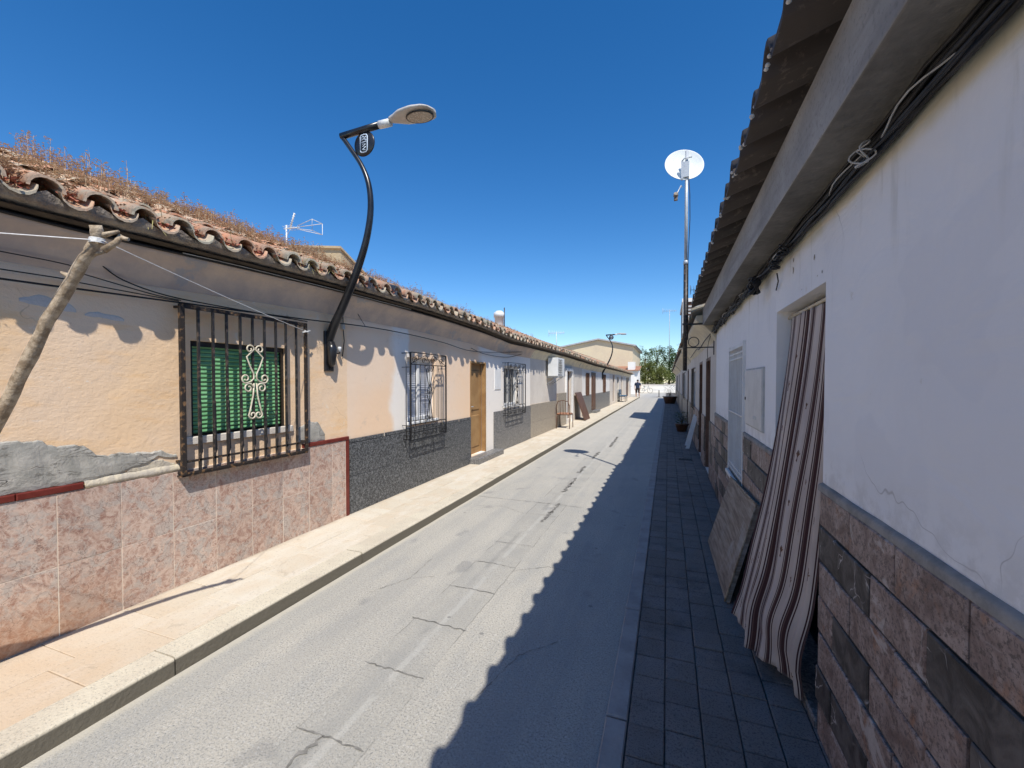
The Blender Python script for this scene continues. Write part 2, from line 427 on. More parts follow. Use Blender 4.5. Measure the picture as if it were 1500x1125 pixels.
def mat_curtain():
    t = NT('striped_curtain_cloth')
    uv = t.n('ShaderNodeUVMap'); s = t.n('ShaderNodeSeparateXYZ'); t.l(uv.outputs[0], s.inputs[0])
    u = t.math('MULTIPLY', s.outputs[0], 7.0)
    u = t.math('ADD', u, 0.18)
    f = t.math('FRACT', u)
    a = t.ramp(t.math('ABSOLUTE', t.math('SUBTRACT', f, .17)), .062, .074, 1, 0)
    b = t.ramp(t.math('ABSOLUTE', t.math('SUBTRACT', f, .285)), .016, .024, 1, 0)
    g = t.ramp(t.math('ABSOLUTE', t.math('SUBTRACT', f, .055)), .014, .022, 1, 0)
    st = t.math('MAXIMUM', a, t.math('MAXIMUM', b, g))
    c = t.mix(t.ramp(t.noise(3, 4), .35, .65), (.60,.50,.42), (.50,.41,.35))
    c = t.mix(st, c, (.065,.028,.026))
    thin = t.ramp(t.math('ABSOLUTE', t.math('SUBTRACT', f, .20)), .008, .016, .6, 0)
    c = t.mix(thin, c, (.20,.12,.10))
    w = t.noise(420, 2, .6)
    t.b.inputs['Sheen Weight'].default_value = .25
    return t.done(c, .9, t.bump(w, .25, .001), spec=.15)

def mat_leaf(name, a, b, trans=.25):
    t = NT(name)
    c = t.mix(t.isl, a, b)
    tr = t.n('ShaderNodeBsdfTranslucent'); t.put(tr.inputs[0], c)
    mx = t.n('ShaderNodeMixShader'); mx.inputs[0].default_value = trans
    m = t.done(c, .7, None, spec=.25)
    t.l(t.b.outputs[0], mx.inputs[1]); t.l(tr.outputs[0], mx.inputs[2]); t.l(mx.outputs[0], t.out.inputs[0])
    return m

M = dict(
 road=mat_road(), slab=mat_slab(), kerb=mat_kerb(), peach=mat_peach(), pale=mat_peach_smooth(), cement=mat_cement(),
 cornice=mat_cornice('weathered_peach_cornice', (.60,.48,.38), (.46,.38,.33)),
 cornice2=mat_cornice('cream_cornice', (.74,.66,.48), (.62,.55,.42)),
 pink=mat_pinkmarble(), granite=mat_granite('black_granite_tile', (.035,.037,.04), (.15,.155,.16), (.36,.36,.35)),
 granite2=mat_granite('grey_speckled_tile', (.10,.10,.10), (.26,.25,.24), (.42,.40,.37)),
 granite3=mat_granite('beige_speckled_tile', (.24,.21,.17), (.42,.36,.28), (.58,.50,.40)),
 stone=mat_stonedado(), paver=mat_paver(), white=mat_white(), soffit=mat_soffit(), barrel=mat_barrel(), dtile=mat_darktile(),
 board=mat_board(), curtain=mat_curtain(),
 sand=simple('sandy_ground', (.42,.37,.29), (.52,.47,.38), 2, rough=.9, bs=20, bst=.4, bd=.02),
 joint=simple('paver_joint', (.06,.056,.054), (.12,.11,.10), 20, rough=.95),
 sjoint=simple('slab_joint', (.38,.32,.24), (.5,.44,.34), 20, rough=.95),
 grout=simple('pale_grout', (.74,.66,.54), (.62,.52,.42), 12, rough=.9),
 dgrout=simple('dark_grout', (.05,.045,.042), (.09,.08,.075), 12, rough=.9),
 redtrim=simple('oxblood_trim', (.13,.022,.016), (.17,.035,.025), 9, rough=.4, bs=30, bst=.1),
 iron=simple('worn_black_iron', (.024,.022,.021), (.11,.08,.06), 26, .5, .64, rough=.5, bs=120, bst=.35, bd=.002, spec=.5),
 rust=simple('rusty_iron', (.028,.022,.019), (.20,.115,.055), 26, .52, .66, rough=.75, bs=90, bst=.6, bd=.004),
 blackiron=simple('black_painted_iron', (.012,.012,.013), (.02,.02,.022), 10, rough=.28, bs=60, bst=.05, spec=.5),
 cream=simple('cream_paint_metal', (.68,.62,.48), (.55,.48,.36), 30, rough=.55),
 shutter=simple('green_roller_shutter', (.15,.38,.17), (.20,.45,.22), 8, rough=.5, bs=40, bst=.1),
 whitepaint=simple('white_joinery', (.78,.78,.76), (.70,.69,.67), 5, rough=.5, bs=60, bst=.08),
 wood=simple('ochre_wood_door', (.38,.23,.10), (.30,.17,.07), 4, rough=.55, bs=30, bst=.2),
 brown=simple('dark_brown_wood', (.10,.05,.03), (.14,.075,.05), 6, rough=.5),
 orange=simple('reddish_brown_boards', (.40,.20,.12), (.33,.16,.10), 4, rough=.7),
 mortar=simple('rough_mortar', (.34,.29,.23), (.22,.18,.15), 12, rough=.95, bs=30, bst=.9, bd=.02),
 mortarw=simple('pale_mortar', (.72,.68,.62), (.6,.56,.5), 18, rough=.95, bs=40, bst=.6, bd=.01),
 palecement=simple('pale_cement_smear', (.50,.48,.46), (.58,.53,.47), 9, rough=.95, bs=30, bst=.5, bd=.01),
 darksoffit=simple('dark_soffit', (.15,.145,.135), (.24,.23,.21), 2.5, .3, .7, rough=.95, bs=24, bst=.6, bd=.012, fine=.3),
 capping=simple('grey_capping', (.36,.33,.29), (.25,.23,.20), 10, rough=.9),
 sandmortar=simple('sandy_mortar', (.62,.54,.40), (.45,.40,.33), 14, rough=.95, bs=40, bst=.8, bd=.01),
 gapshade=simple('dark_gap_shade', (.05,.04,.035), (.08,.065,.05), 12, rough=.95),  # near-black colour standing in for shade in gaps and openings
 cable=simple('black_cable_sheath', (.012,.012,.013), (.03,.03,.032), 10, rough=.55, bs=60, bst=.1),
 cablew=simple('grey_cable_sheath', (.52,.52,.50), (.40,.40,.39), 10, rough=.6),
 rope=simple('white_line', (.85,.84,.80), (.72,.71,.68), 60, rough=.7),
 bark=simple('bare_stick_bark', (.52,.42,.30), (.27,.20,.13), 22, .38, .62, rough=.9, bs=70, bst=.7, bd=.006, fine=.4),
 galv=simple('galvanised_steel', (.50,.53,.55), (.42,.45,.48), 14, rough=.4, metal=.15, spec=.4),
 dish=simple('dish_white_enamel', (.78,.80,.78), (.70,.73,.70), 5, rough=.45),
 plasticw=simple('white_plastic', (.72,.73,.72), (.66,.67,.66), 5, rough=.4),
 meter=simple('cream_meter_door', (.70,.68,.64), (.60,.585,.55), 6, rough=.5, bs=40, bst=.08),
 lampgrey=simple('grey_lamp_casting', (.52,.50,.47), (.44,.42,.39), 8, rough=.45),
 creamwall=simple('cream_render', (.66,.55,.38), (.60,.50,.36), .4, rough=.85, bs=8, bst=.3, bd=.02),
 whitewall=simple('white_render', (.80,.77,.72), (.74,.71,.66), .6, rough=.85, bs=8, bst=.3, bd=.02),  # plain white render colour
 greywall=simple('rough_block_wall', (.42,.34,.24), (.52,.40,.24), 1.6, rough=.9, bs=20, bst=.5, bd=.02),
 warmwall=simple('warm_white_wall', (.68,.62,.54), (.60,.54,.47), 1.2, rough=.85, bs=14, bst=.3, bd=.02),  # warm off-white wall colour shared by several houses
 corr=simple('pale_roof_sheet', (.42,.42,.42), (.36,.36,.36), 2, rough=.6),
 leafd=mat_leaf('dark_green_leaf', (.035,.07,.02), (.09,.14,.035)),
 leafy=mat_leaf('olive_green_leaf', (.10,.13,.03), (.20,.22,.06)),
 trunk=simple('tree_bark', (.14,.10,.07), (.08,.06,.045), 9, rough=.95),
 stem=simple('dry_weed_stem', (.34,.20,.12), (.54,.42,.27), 20, rough=.9),
 head=simple('dry_weed_head', (.70,.58,.44), (.50,.36,.25), 25, rough=.9),
 succ=simple('red_stonecrop', (.33,.085,.06), (.42,.17,.10), 22, rough=.7),
 grass=simple('dry_roof_grass', (.42,.36,.16), (.30,.28,.12), 22, rough=.9),
 glass=simple('dark_window_glass', (.03,.035,.04), (.05,.055,.06), 3, rough=.08, bst=0, spec=.6),
 lace=simple('white_window_blind', (.74,.75,.78), (.66,.68,.72), 5, rough=.7),
 skin=simple('skin', (.42,.25,.17), (.45,.27,.19), 9, rough=.6),
 navy=simple('navy_cloth', (.02,.035,.07), (.03,.045,.09), 9, rough=.9),
 blackcloth=simple('black_cloth', (.02,.017,.02), (.035,.03,.03), 9, rough=.9),
 hair=simple('dark_hair', (.015,.011,.009), (.03,.02,.015), 30, rough=.7),
 blue=simple('blue_bench_paint', (.03,.10,.18), (.05,.13,.22), 9, rough=.6),
 motif=simple('maroon_embroidery', (.14,.06,.045), (.20,.12,.08), 60, rough=.9),
 tar=simple('crack_filler', (.15,.145,.13), (.25,.24,.22), 22, rough=.9),
 emblem=simple('pale_emblem_paint', (.55,.66,.78), (.48,.58,.70), 9, rough=.5),
)
def mat_lens():
    t = NT('lamp_lens')
    c = t.mix(t.ramp(t.voro(60), .1, .5), (.60,.57,.50), (.32,.30,.26))
    return t.done(c, .15, None, spec=.6)
M['lens'] = mat_lens()

# ------------------------------------------------------------------ measures of the street
XL = -3.36       # facade on the left
XR = .655        # facade on the right
ZS = .10         # left pavement level
def lerp(a, b, t): return a+(b-a)*t
def piece(pts, x):
    if x <= pts[0][0]: return pts[0][1]
    for (a, b), (c, d) in zip(pts, pts[1:]):
        if x <= c: return lerp(b, d, (x-a)/(c-a))
    return pts[-1][1]
EZ = [(-4,-.03),(1.2,0),(3.3,.06),(5.2,.07),(7,.03),(8.6,-.05),(11,-.05),(14,-.06),(20,-.16),(30,-.2),(42,-.3)]
def ez(y): return piece(EZ, y)
def wig(a, b=0): return sin(a*1.7+b)*.5+sin(a*4.3+b*2.1)*.3+sin(a*9.1+b)*.2

# ------------------------------------------------------------------ ground, road, pavements
def struct(mb, name, m, **k): return tag(mb.build(name, m, **k), kind='structure')
g = MB(); g.quad((-300,-200,-.06),(300,-200,-.06),(300,400,-.06),(-300,400,-.06)); struct(g, 'ground', M['sand'])
g = MB()
g.grid(lambda u, v: (lerp(-2.5,-.26,u), lerp(-8,60,v), .0+.012*sin(u*pi)*0), 6, 60, sm=False)
g.quad((-16,60,0),(10,60,0),(10,78,0),(-16,78,0))
g.quad((-9,42.3,0),(-2.5,42.3,0),(-2.5,60,0),(-9,60,0))
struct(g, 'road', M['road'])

def crack(pts, w, seed):
    g = MB(); rr = random.Random(seed); P = []
    for (a, b), (c, d) in zip(pts, pts[1:]):
        L = hypot(c-a, d-b); n = max(2, int(L/.022))
        for i in range(n):
            t = i/n; P.append((lerp(a,c,t)+rr.uniform(-1,1)*max(w*.9,.006), lerp(b,d,t)+rr.uniform(-1,1)*max(w*.9,.007)))
    P.append(pts[-1]); Lr = []
    for i, (x, y) in enumerate(P):
        a = P[max(0,i-1)]; b = P[min(len(P)-1,i+1)]; dx, dy = b[0]-a[0], b[1]-a[1]; L = hypot(dx,dy) or 1
        ww = w*rr.uniform(.15,1.1)*(.4 if i in (0,len(P)-1) else 1)
        Lr.append(((x-dy/L*ww, y+dx/L*ww, .004), (x+dy/L*ww, y-dx/L*ww, .004)))
    for p, q in zip(Lr, Lr[1:]): g.quad(p[0], p[1], q[1], q[0])
    return g
gg = MB()
def merge(a, b):
    n = len(a.v); a.v += b.v; a.f += [tuple(n+i for i in f) for f in b.f]; a.m += b.m; a.sm += b.sm
for k in range(13):
    y = 1.46+.482*k; ww = max(.0028, .0058-.0005*k)
    if k == 6: continue
    merge(gg, crack([(-1.60+R.uniform(-.02,.01), y), (-1.42+R.uniform(-.06,.06), y+R.uniform(-.012,.012)), (-1.21+R.uniform(-.01,.02), y+R.uniform(-.02,.015))], ww, k))
merge(gg, crack([(-1.44,1.46),(-1.47,1.33),(-1.49,1.1)], .012, 40))
for k, pts_ in enumerate(([(-2.1,2.6),(-1.95,2.9),(-1.98,3.3)],[(-.9,1.9),(-.8,2.3),(-.62,2.5)],[(-1.22,3.3),(-.95,3.5),(-.7,3.45)],[(-1.6,4.8),(-1.95,5.0),(-2.3,4.9)],[(-1.95,2.9),(-1.78,3.0)])):
    merge(gg, crack(pts_, .0022, 200+k))
for (px, py) in ((839,705),(812,745),(800,758)):
    p = U(px,py,Z=0); merge(gg, crack([(p[0],p[1]-.2),(p[0]+.015,p[1]),(p[0],p[1]+.25)], .022, int(px)))
for px0, py0, px1, py1 in ((868,672,878,662),(893,655,905,640),(848,693,857,683),(825,722,837,708)):
    a = U(px0,py0,Z=0); b = U(px1,py1,Z=0); merge(gg, crack([(a[0],a[1]),(b[0],b[1])], .03, int(px0)))
a = U(702,727,Z=0); b = U(790,738,Z=0); merge(gg, crack([(-2.5,a[1]),(-1.6,b[1]+.05),(-1.0,b[1]+.02)], .004, 77))
struct(gg, 'road_cracks', M['tar'])

# left kerb: stones in a row, rounded arris
g = MB()
y = -6.0; i = 0
while y < 42:
    L = 1.5; d = R.uniform(-.006,.006); dz = R.uniform(-.005,.005); x0, x1 = -2.675, -2.5+d
    y1 = y+L-.008; zt = ZS-.004+dz
    prof = [(x1,-.05),(x1,zt-.018),(x1-.004,zt-.007),(x1-.012,zt-.001),(x1-.03,zt),(x0,zt)]
    for (a, b), (c, e) in zip(prof, prof[1:]):
        N = 10
        for k in range(N):
            ya, yb = lerp(y,y1,k/N), lerp(y,y1,(k+1)/N)
            da, db = wig(ya*3)*.003, wig(yb*3)*.003
            g.quad((a+da,ya,b),(a+db,yb,b),(c+db,yb,e),(c+da,ya,e), sm=False)
    g.quad(*[(a,y,b) for a, b in prof], (x0,y,-.05)); g.quad(*([(a,y1,b) for a, b in prof]+[(x0,y1,-.05)])[::-1])
    y += L; i += 1
struct(g, 'kerb', M['kerb'])
g = MB(); g.box(-3.7,-2.675,-6,42.2,-.05,ZS-.012); struct(g, 'pavement_bed', M['sjoint'])
g = MB(); rows = [(-2.673,-3.005),(-3.008,-3.335),(-3.338,-3.6)]
for r, (xa, xb) in enumerate(rows):
    y = -6+(.11*r)
    while y < 42:
        t = R.uniform(-.0025,.0025); g.cbox(xb, xa, y, y+.397, .02, ZS+t, .0025, 'z'); y += .40
struct(g, 'pavement', M['slab'])

# right kerb strip and pavers
g = MB(); y = -6
while y < 60:
    g.cbox(-.262,-.165,y,y+.99,-.05,.028+R.uniform(-.003,.003),.006,'z'); y += 1.0
struct(g, 'kerb_strip', M['kerb'] if False else simple('grey_kerb_strip', (.30,.28,.26), (.38,.355,.33), 5, rough=.85))
g = MB(); g.box(-.165,1.2,-6,60,-.05,.014); struct(g, 'pavement_bed', M['joint'])
g = MB(); PW, PL = .158, .178
for i in range(6):
    y = -3.0+(i % 2)*.02
    n = 0
    while y < 34:
        x0 = -.16+i*PW
        if x0 < .70:
            jx, jy = R.uniform(-.0015,.0015), R.uniform(-.002,.002); g.cbox(x0+.0025+jx, x0+PW-.0025+jx, y+.0025+jy, y+PL-.0025+jy, .0, .026+R.uniform(-.003,.003)+(.004 if R.random() < .05 else 0), .004, 'z')
        y += PL; n += 1
struct(g, 'pavement', M['paver'])

# ------------------------------------------------------------------ building blocks
def wall_holes(g, X, face, y0, y1, z0, z1, holes, depth, m=0, cell=None):
    """facade plane at X looking to face(+1/-1), with reveals going back 'depth'"""
    ys = sorted({y0,y1,*[h[0] for h in holes],*[h[1] for h in holes]}); zs = sorted({z0,z1,*[h[2] for h in holes],*[h[3] for h in holes]})
    for a, b in zip(ys, ys[1:]):
        for c, d in zip(zs, zs[1:]):
            if any(h[0] <= (a+b)/2 <= h[1] and h[2] <= (c+d)/2 <= h[3] for h in holes): continue
            q = [(X,a,c),(X,b,c),(X,b,d),(X,a,d)]
            g.quad(*(q if face > 0 else q[::-1]), m=m)
    Xb = X-face*depth
    for a, b, c, d in holes:
        for q in ([(X,a,c),(Xb,a,c),(Xb,a,d),(X,a,d)], [(X,b,c),(X,b,d),(Xb,b,d),(Xb,b,c)],
                  [(X,a,d),(Xb,a,d),(Xb,b,d),(X,b,d)], [(X,a,c),(X,b,c),(Xb,b,c),(Xb,a,c)]):
            g.quad(*(q if face > 0 else q[::-1]), m=m)

def dado_tiles(g, X, face, y0, y1, zrows, tw, yoff, holes, th=.012, gap=.0035, bond=0, c=.0015, jit=.0012):
    for r, (za, zb) in enumerate(zrows):
        y = yoff + (tw*bond if r % 2 else 0); y -= math.ceil((y-y0)/tw)*tw
        while y < y1:
            a, b = max(y, y0)+gap/2, min(y+tw, y1)-gap/2
            segs = [(a, b)]
            for h in holes:
                if h[2] < (za+zb)/2 < h[3]:
                    ns = []
                    for p, q in segs:
                        if h[1] <= p or h[0] >= q: ns.append((p,q)); continue
                        if h[0] > p: ns.append((p,h[0]))
                        if h[1] < q: ns.append((h[1],q))
                    segs = ns
            for p, q in segs:
                if q-p < .015: continue
                t = th+R.uniform(-jit,jit)
                x0, x1 = (X, X+t) if face > 0 else (X-t, X)
                g.cbox(x0, x1, p, q, za+gap/2, zb-gap/2, c, 'x+' if face > 0 else 'x-')
            y += tw

def barrel_roof(g, y0, y1, xl, zl, sgn, slope, length, pitch, zf, rows=8, r=.078, jit=1.0, cov=10):
    """arched clay cover tiles over channel tiles; sgn=-1 climbs towards -X"""
    rowlen = length/rows; cs = cos(math.atan(slope)); sn = sin(math.atan(slope))
    n = int((y1-y0)/pitch); seg = cov if cov < 9 else 8
    for i in range(n):
        yc = y0+(i+.5)*pitch
        for k in range(rows):
            near = k < 2
            jy = R.uniform(-.008,.008)*jit; jz = R.uniform(-.004,.010)*jit; js = R.uniform(-.035,.03)*jit; tilt = R.uniform(-.02,.02)*jit
            s0 = k*rowlen+js; s1 = (k+1)*rowlen+.07
            r0 = r*R.uniform(.97,1.06); r1 = r*.84
            def P(s, ang, rad, extra=0):
                off = .05+jz+(.016 if s == s0 else -.004)+(extra)
                h = off+rad*.92*sin(ang); yy = yc+jy+rad*cos(ang)+tilt*(s-s0)
                X = xl+sgn*(s*cs)-sgn*0 ; Z = zl+zf(yy)+s*sn+h
                return (X, yy, Z)
            base = len(g.v)
            for s, rad in ((s0,r0),(s1,r1)):
                for j in range(seg+1): g.v.append(P(s, pi*j/seg, rad))
            for j in range(seg):
                f = (base+j, base+j+1, base+seg+1+j+1, base+seg+1+j)
                g.f.append(f if sgn > 0 else f[::-1]); g.m.append(0); g.sm.append(True)
            if near:
                b2 = len(g.v)
                for s, rad in ((s0,r0-.014),(s1,r1-.014)):
                    for j in range(seg+1): g.v.append(P(s, pi*j/seg, rad))
                for j in range(seg):
                    g.f.append((b2+j, b2+seg+1+j, b2+seg+1+j+1, b2+j+1)); g.m.append(0); g.sm.append(True)
                    g.f.append((base+j, b2+j, b2+j+1, base+j+1)); g.m.append(0); g.sm.append(False)
        # channel
        yc2 = yc+pitch/2; 
        for k in range(rows):
            jz = R.uniform(-.003,.004); js = R.uniform(-.02,.02)
            s0 = k*rowlen+js-.02; s1 = (k+1)*rowlen+.05; base = len(g.v)
            for s, rad in ((s0,r*.9),(s1,r)):
                for j in range(7):
                    a = pi+pi*j/6; yy = yc2+rad*cos(a)
                    g.v.append((xl+sgn*s*cs, yy, zl+zf(yy)+s*sn+.075+jz+rad*.85*sin(a)+(.01 if s == s0 else 0)))
            b2 = len(g.v)
            if k == 0:
                for j in range(7):
                    v = g.v[base+j]; g.v.append((v[0], v[1], v[2]-.014))
                for j in range(6):
                    g.f.append((base+j, b2+j, b2+j+1, base+j+1)); g.m.append(0); g.sm.append(False)
            for j in range(6):
                f = (base+j, base+j+1, base+7+j+1, base+7+j)
                g.f.append(f); g.m.append(0); g.sm.append(True)

XLIP = -3.065; ZLIP = 2.53; SL = .385; RLEN = 2.9
def left_house(name, label, y0, y1, wallmat, holes, z0=ZS-.02, cornmat=None, near=True, end0=False, end1=False, back=-8.3):
    root = thing(name, label, 'house', (XL, (y0+y1)/2, ZS))
    zt = 2.42+min(ez(y0), ez(y1), ez((y0+y1)/2))
    g = MB(); wall_holes(g, XL, 1, y0, y1, z0, zt, holes, .13)
    zr = 3.6+ez((y0+y1)/2)
    for yy, on in ((y0+.02, 1), (y1-.02, 1)):
        if on: g.quad((XL,yy,z0),(back,yy,z0),(back,yy,2.5),(-5.65,yy,zr-.1),(XL,yy,2.45+ez(yy)))
    g.quad((back,y0+.02,z0),(back,y1-.02,z0),(back,y1-.02,2.45),(back,y0+.02,2.45))
    wall = g.build('wall', wallmat, root)
    # cove cornice
    n = max(2, int((y1-y0)/(.25 if near else 1))); g = MB()
    prof = [(XL+.003,2.24),(XL+.012,2.265),(XL+.03,2.29),(XL+.055,2.345),(XL+.09,2.395),(XL+.125,2.43),(XL+.15,2.45),(XL+.15,2.475)]
    def P(u, v):
        yy = lerp(y0, y1, u); j = v*(len(prof)-1); k = min(int(j), len(prof)-2); t = j-k
        x, z = lerp(prof[k][0],prof[k+1][0],t), lerp(prof[k][1],prof[k+1][1],t)
        return (x+wig(yy*2,v*3)*.003, yy, z+ez(yy)+wig(yy*1.3, v)*.004)
    g.grid(P, n, len(prof)-1)
    g.quad(*[(a,y0,b+ez(y0)) for a, b in prof], (XL-.02,y0,2.45+ez(y0)))
    g.build('cornice', cornmat or M['cornice'], root)
    # dark-coloured strip standing in for the shadow gap, then rough mortar bed carrying the tiles
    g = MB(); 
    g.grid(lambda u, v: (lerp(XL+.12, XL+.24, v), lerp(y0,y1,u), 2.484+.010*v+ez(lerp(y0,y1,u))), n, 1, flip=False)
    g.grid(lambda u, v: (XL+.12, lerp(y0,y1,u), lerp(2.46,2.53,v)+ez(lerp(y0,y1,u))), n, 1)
    g.build('eave_shade_strip', M['gapshade'], root)
    g = MB(); N = int((y1-y0)/(.055 if near else .11))
    def Q(u, v):
        yy = lerp(y0,y1,u); arch = .026*cos(2*pi*(yy-y0)/.22+pi)
        pr = [(XL+.155,2.502),(XL+.21,2.506),(XL+.25,2.522),(XL+.268,2.545+arch*.4),(XL+.272,2.575+arch)]
        x, z = pr[int(round(v*4))]
        return (x+wig(yy*11,v*5)*.008, yy, z+ez(yy)+wig(yy*8, v*9)*.006)
    g.grid(Q, N, 4); g.build('mortar_bed', M['mortar'], root)
    g = MB(); barrel_roof(g, y0, y1, XLIP, ZLIP, -1, SL, RLEN, .22, ez, rows=7 if near else 5, cov=10 if near else 6)
    cs = cos(math.atan(SL)); 
    # ridge tiles and far slope
    xr, zr0 = XLIP-RLEN*cs, ZLIP+RLEN*sin(math.atan(SL))
    yy = y0
    while yy < y1-.1:
        b = len(g.v)
        for yv, rad in ((yy,.11),(yy+.42,.095)):
            for j in range(7):
                a = pi*j/6; g.v.append((xr+rad*cos(a), yv, zr0+.04+ez(yv)+rad*sin(a)+(.012 if yv == yy else 0)))
        for j in range(6): g.f.append((b+j,b+7+j,b+7+j+1,b+j+1)); g.m.append(0); g.sm.append(True)
        yy += .38
    g.quad((xr,y0,zr0+.02+ez(y0)),(xr,y1,zr0+.02+ez(y1)),(back+.0,y1,2.5),(back,y0,2.5))
    g.build('roof', M['barrel'], root)
    return root

def spiral(cx, cz, r0, turns, a0, sgn=1, n=16):
    return [(cx+(r0*(1-i/n*.72))*cos(a0+sgn*turns*2*pi*i/n), cz+(r0*(1-i/n*.72))*sin(a0+sgn*turns*2*pi*i/n)) for i in range(n+1)]

def ornate_cage(root, y0, y1, z0, z1, Xf, Xw):
    g = MB()
    def bar(a, b, r=.006): g.tube([a,b], r, 6)
    for yy in (y0, y1):
        g.box(Xf-.009,Xf+.009,yy-.009,yy+.009,z0,z1)
        for zz in (z0+.01, z1-.01): g.box(Xw, Xf-.009, yy-.006, yy+.006, zz-.006, zz+.006)
        for zz in (z0+.06, z0+.2, z1-.2): g.box(Xw, Xf-.009, yy-.004, yy+.004, zz-.004, zz+.004)
        bar((lerp(Xw,Xf,.5),yy,z0),(lerp(Xw,Xf,.5),yy,z1),.005)
    for zz in (z0, z0+.10, z0+.21, z1-.16, z1): g.box(Xf-.006,Xf+.006,y0+.009,y1-.009,zz-.006,zz+.006)
    n = 8; W = y1-y0
    for i in range(1, n):
        if i == 4: continue
        yy = y0+W*i/n; bar((Xf,yy,z0+.21),(Xf,yy,z1-.16))
    grille = g.build('window_grille', M['blackiron'], root)
    g = MB(); c = (y0+y1)/2
    def path(p, r=.005): g.tube([(Xf+.002, a, b) for a, b in p], r, 5)
    # top band scrolls and chevrons
    for k in range(4):
        ya = y0+W*(k+.5)/4; path(spiral(ya-.04, z1-.10, .045, 1.2, 0)); path(spiral(ya+.04, z1-.07, .045, 1.2, pi, -1))
    path([(y0+.02,z1-.15),(c-.1,z1-.02),(c,z1-.12),(c+.1,z1-.02),(y1-.02,z1-.15)])
    for k in range(4):
        ya = y0+W*(k+.5)/4; path(spiral(ya-.05, z0+.05, .04, 1.2, 0)); path(spiral(ya+.05, z0+.05, .04, 1.2, pi, -1))
        path(spiral(ya, z0+.155, .045, 1.3, pi/2))
    # central lyre
    zm = (z0+z1)/2+.02; zt = z1-.17; zb = z0+.22
    for s in (-1, 1):
        path([(c+s*.10,zt),(c+s*.07,lerp(zt,zm,.35)),(c+s*.02,lerp(zt,zm,.7)),(c+s*.06,zm+.05),(c+s*.075,zm),(c+s*.05,zm-.06),(c+s*.015,zm-.1),(c+s*.05,lerp(zm,zb,.6)),(c+s*.09,zb)], .006)
        path(spiral(c+s*.035, zm+.03, .032, 1.3, pi if s > 0 else 0, s)); path(spiral(c+s*.05, zt-.06, .035, 1.3, 0, s)); path(spiral(c+s*.05, zb+.05, .035, 1.3, 0, -s))
    path([(c,zt),(c,zb)], .006)
    g.build('scroll_ornament', M['blackiron'], grille)
    return grille

# ------------------------------------------------------------------ LEFT: house one (peach, pink marble, green shutter)
Y1a, Y1b = -5.0, 3.80
W1 = (2.15, 3.0, 1.18, 1.905)
h1 = left_house('peach_house', 'nearest left house, rough peach plaster over pink marble tiles, weeds on its roof', Y1a, Y1b, M['peach'], [W1], end0=True)
g = MB(); g.box(XL-.01, XL+.0168, Y1a, Y1b-.05, ZS-.02, .941); g.build('dado_grout', M['grout'], h1)
g = MB(); dado_tiles(g, XL+.004, 1, Y1a, Y1b-.055, [(ZS-.02,.513),(.513,.941)], .309, 1.387, [], th=.0145, gap=.004)
g.build('marble_dado', M['pink'], h1)
g = MB()
for a, b in ((Y1a, .95), (.953,1.22),(1.223,1.51),(3.17,3.45),(3.453,3.80)):
    g.cbox(XL, XL+.026, a, b, .943, .982, .005, 'x+')
g.cbox(XL, XL+.024, 3.752, 3.80, ZS-.02, .94, .005, 'x+')
g.build('red_trim', M['redtrim'], h1)
# broken ledge where the trim fell off
g = MB(); 
def ledge(u, v):
    y = lerp(1.515, 2.05, u); pr = [(XL+.002,.943),(XL+.02,.943),(XL+.022,.965),(XL+.012,.985),(XL+.002,.995)]
    x, z = pr[int(round(v*4))]; return (x+wig(y*20,v)*.003, y, z+wig(y*13,v*3)*.004)
g.grid(ledge, 30, 4); g.build('broken_ledge', M['sandmortar'], h1)
# cement repairs: slabs with ragged outlines standing proud of the plaster
def patch(root, top, bot, x0, th, m, name='cement_patch', step=.02):
    ya, yb = top[0][0], top[-1][0]; n = int((yb-ya)/step); g = MB(); prev = None
    for i in range(n+1):
        y = lerp(ya, yb, i/n); zt = piece(top, y)+wig(y*31)*.010; zb = piece(bot, y)+wig(y*27,2)*.005
        if zt < zb+.004: zt = zb+.004
        t = th*(1+.35*wig(y*5))
        cur = [(x0,y,zt+.004),(x0+t*.7,y,zt-.002),(x0+t,y,lerp(zt,zb,.12)),(x0+t*(1+.5*wig(y*9,1)),y,lerp(zt,zb,.5)),(x0+t*.9,y,lerp(zt,zb,.9)),(x0+t*.6,y,zb)]
        if prev:
            for a in range(len(cur)-1): g.quad(prev[a],prev[a+1],cur[a+1],cur[a], sm=False)
        prev = cur
    return g.build(name, m, root)
patch(h1, [(-2,1.30),(.9,1.27),(1.18,1.27),(1.33,1.255),(1.36,1.225),(1.53,1.20),(1.58,1.13),(1.75,1.12),(1.95,1.10),(2.04,1.06)],
      [(-2,.985),(1.5,.985),(1.7,1.0),(1.86,1.04),(1.92,1.07),(2.04,1.04)], XL, .013, M['cement'])
patch(h1, [(3.12,1.13),(3.25,1.20),(3.38,1.17),(3.46,1.05)], [(3.12,.985),(3.46,.985)], XL, .008, M['cement'])
patch(h1, [(1.74,1.03),(1.86,1.06),(1.96,1.03),(2.03,1.0)], [(1.74,.99),(2.03,.975)], XL, .005, M['sandmortar'], 'bare_plaster')
patch(h1, [(1.26,2.06),(1.36,2.085),(1.45,2.07),(1.50,2.03)], [(1.26,2.04),(1.38,2.02),(1.50,2.01)], XL, .002, M['palecement'], 'cement_patch')
patch(h1, [(1.54,2.01),(1.62,2.03),(1.74,2.005)], [(1.54,2.0),(1.74,1.99)], XL, .002, M['palecement'], 'cement_patch')
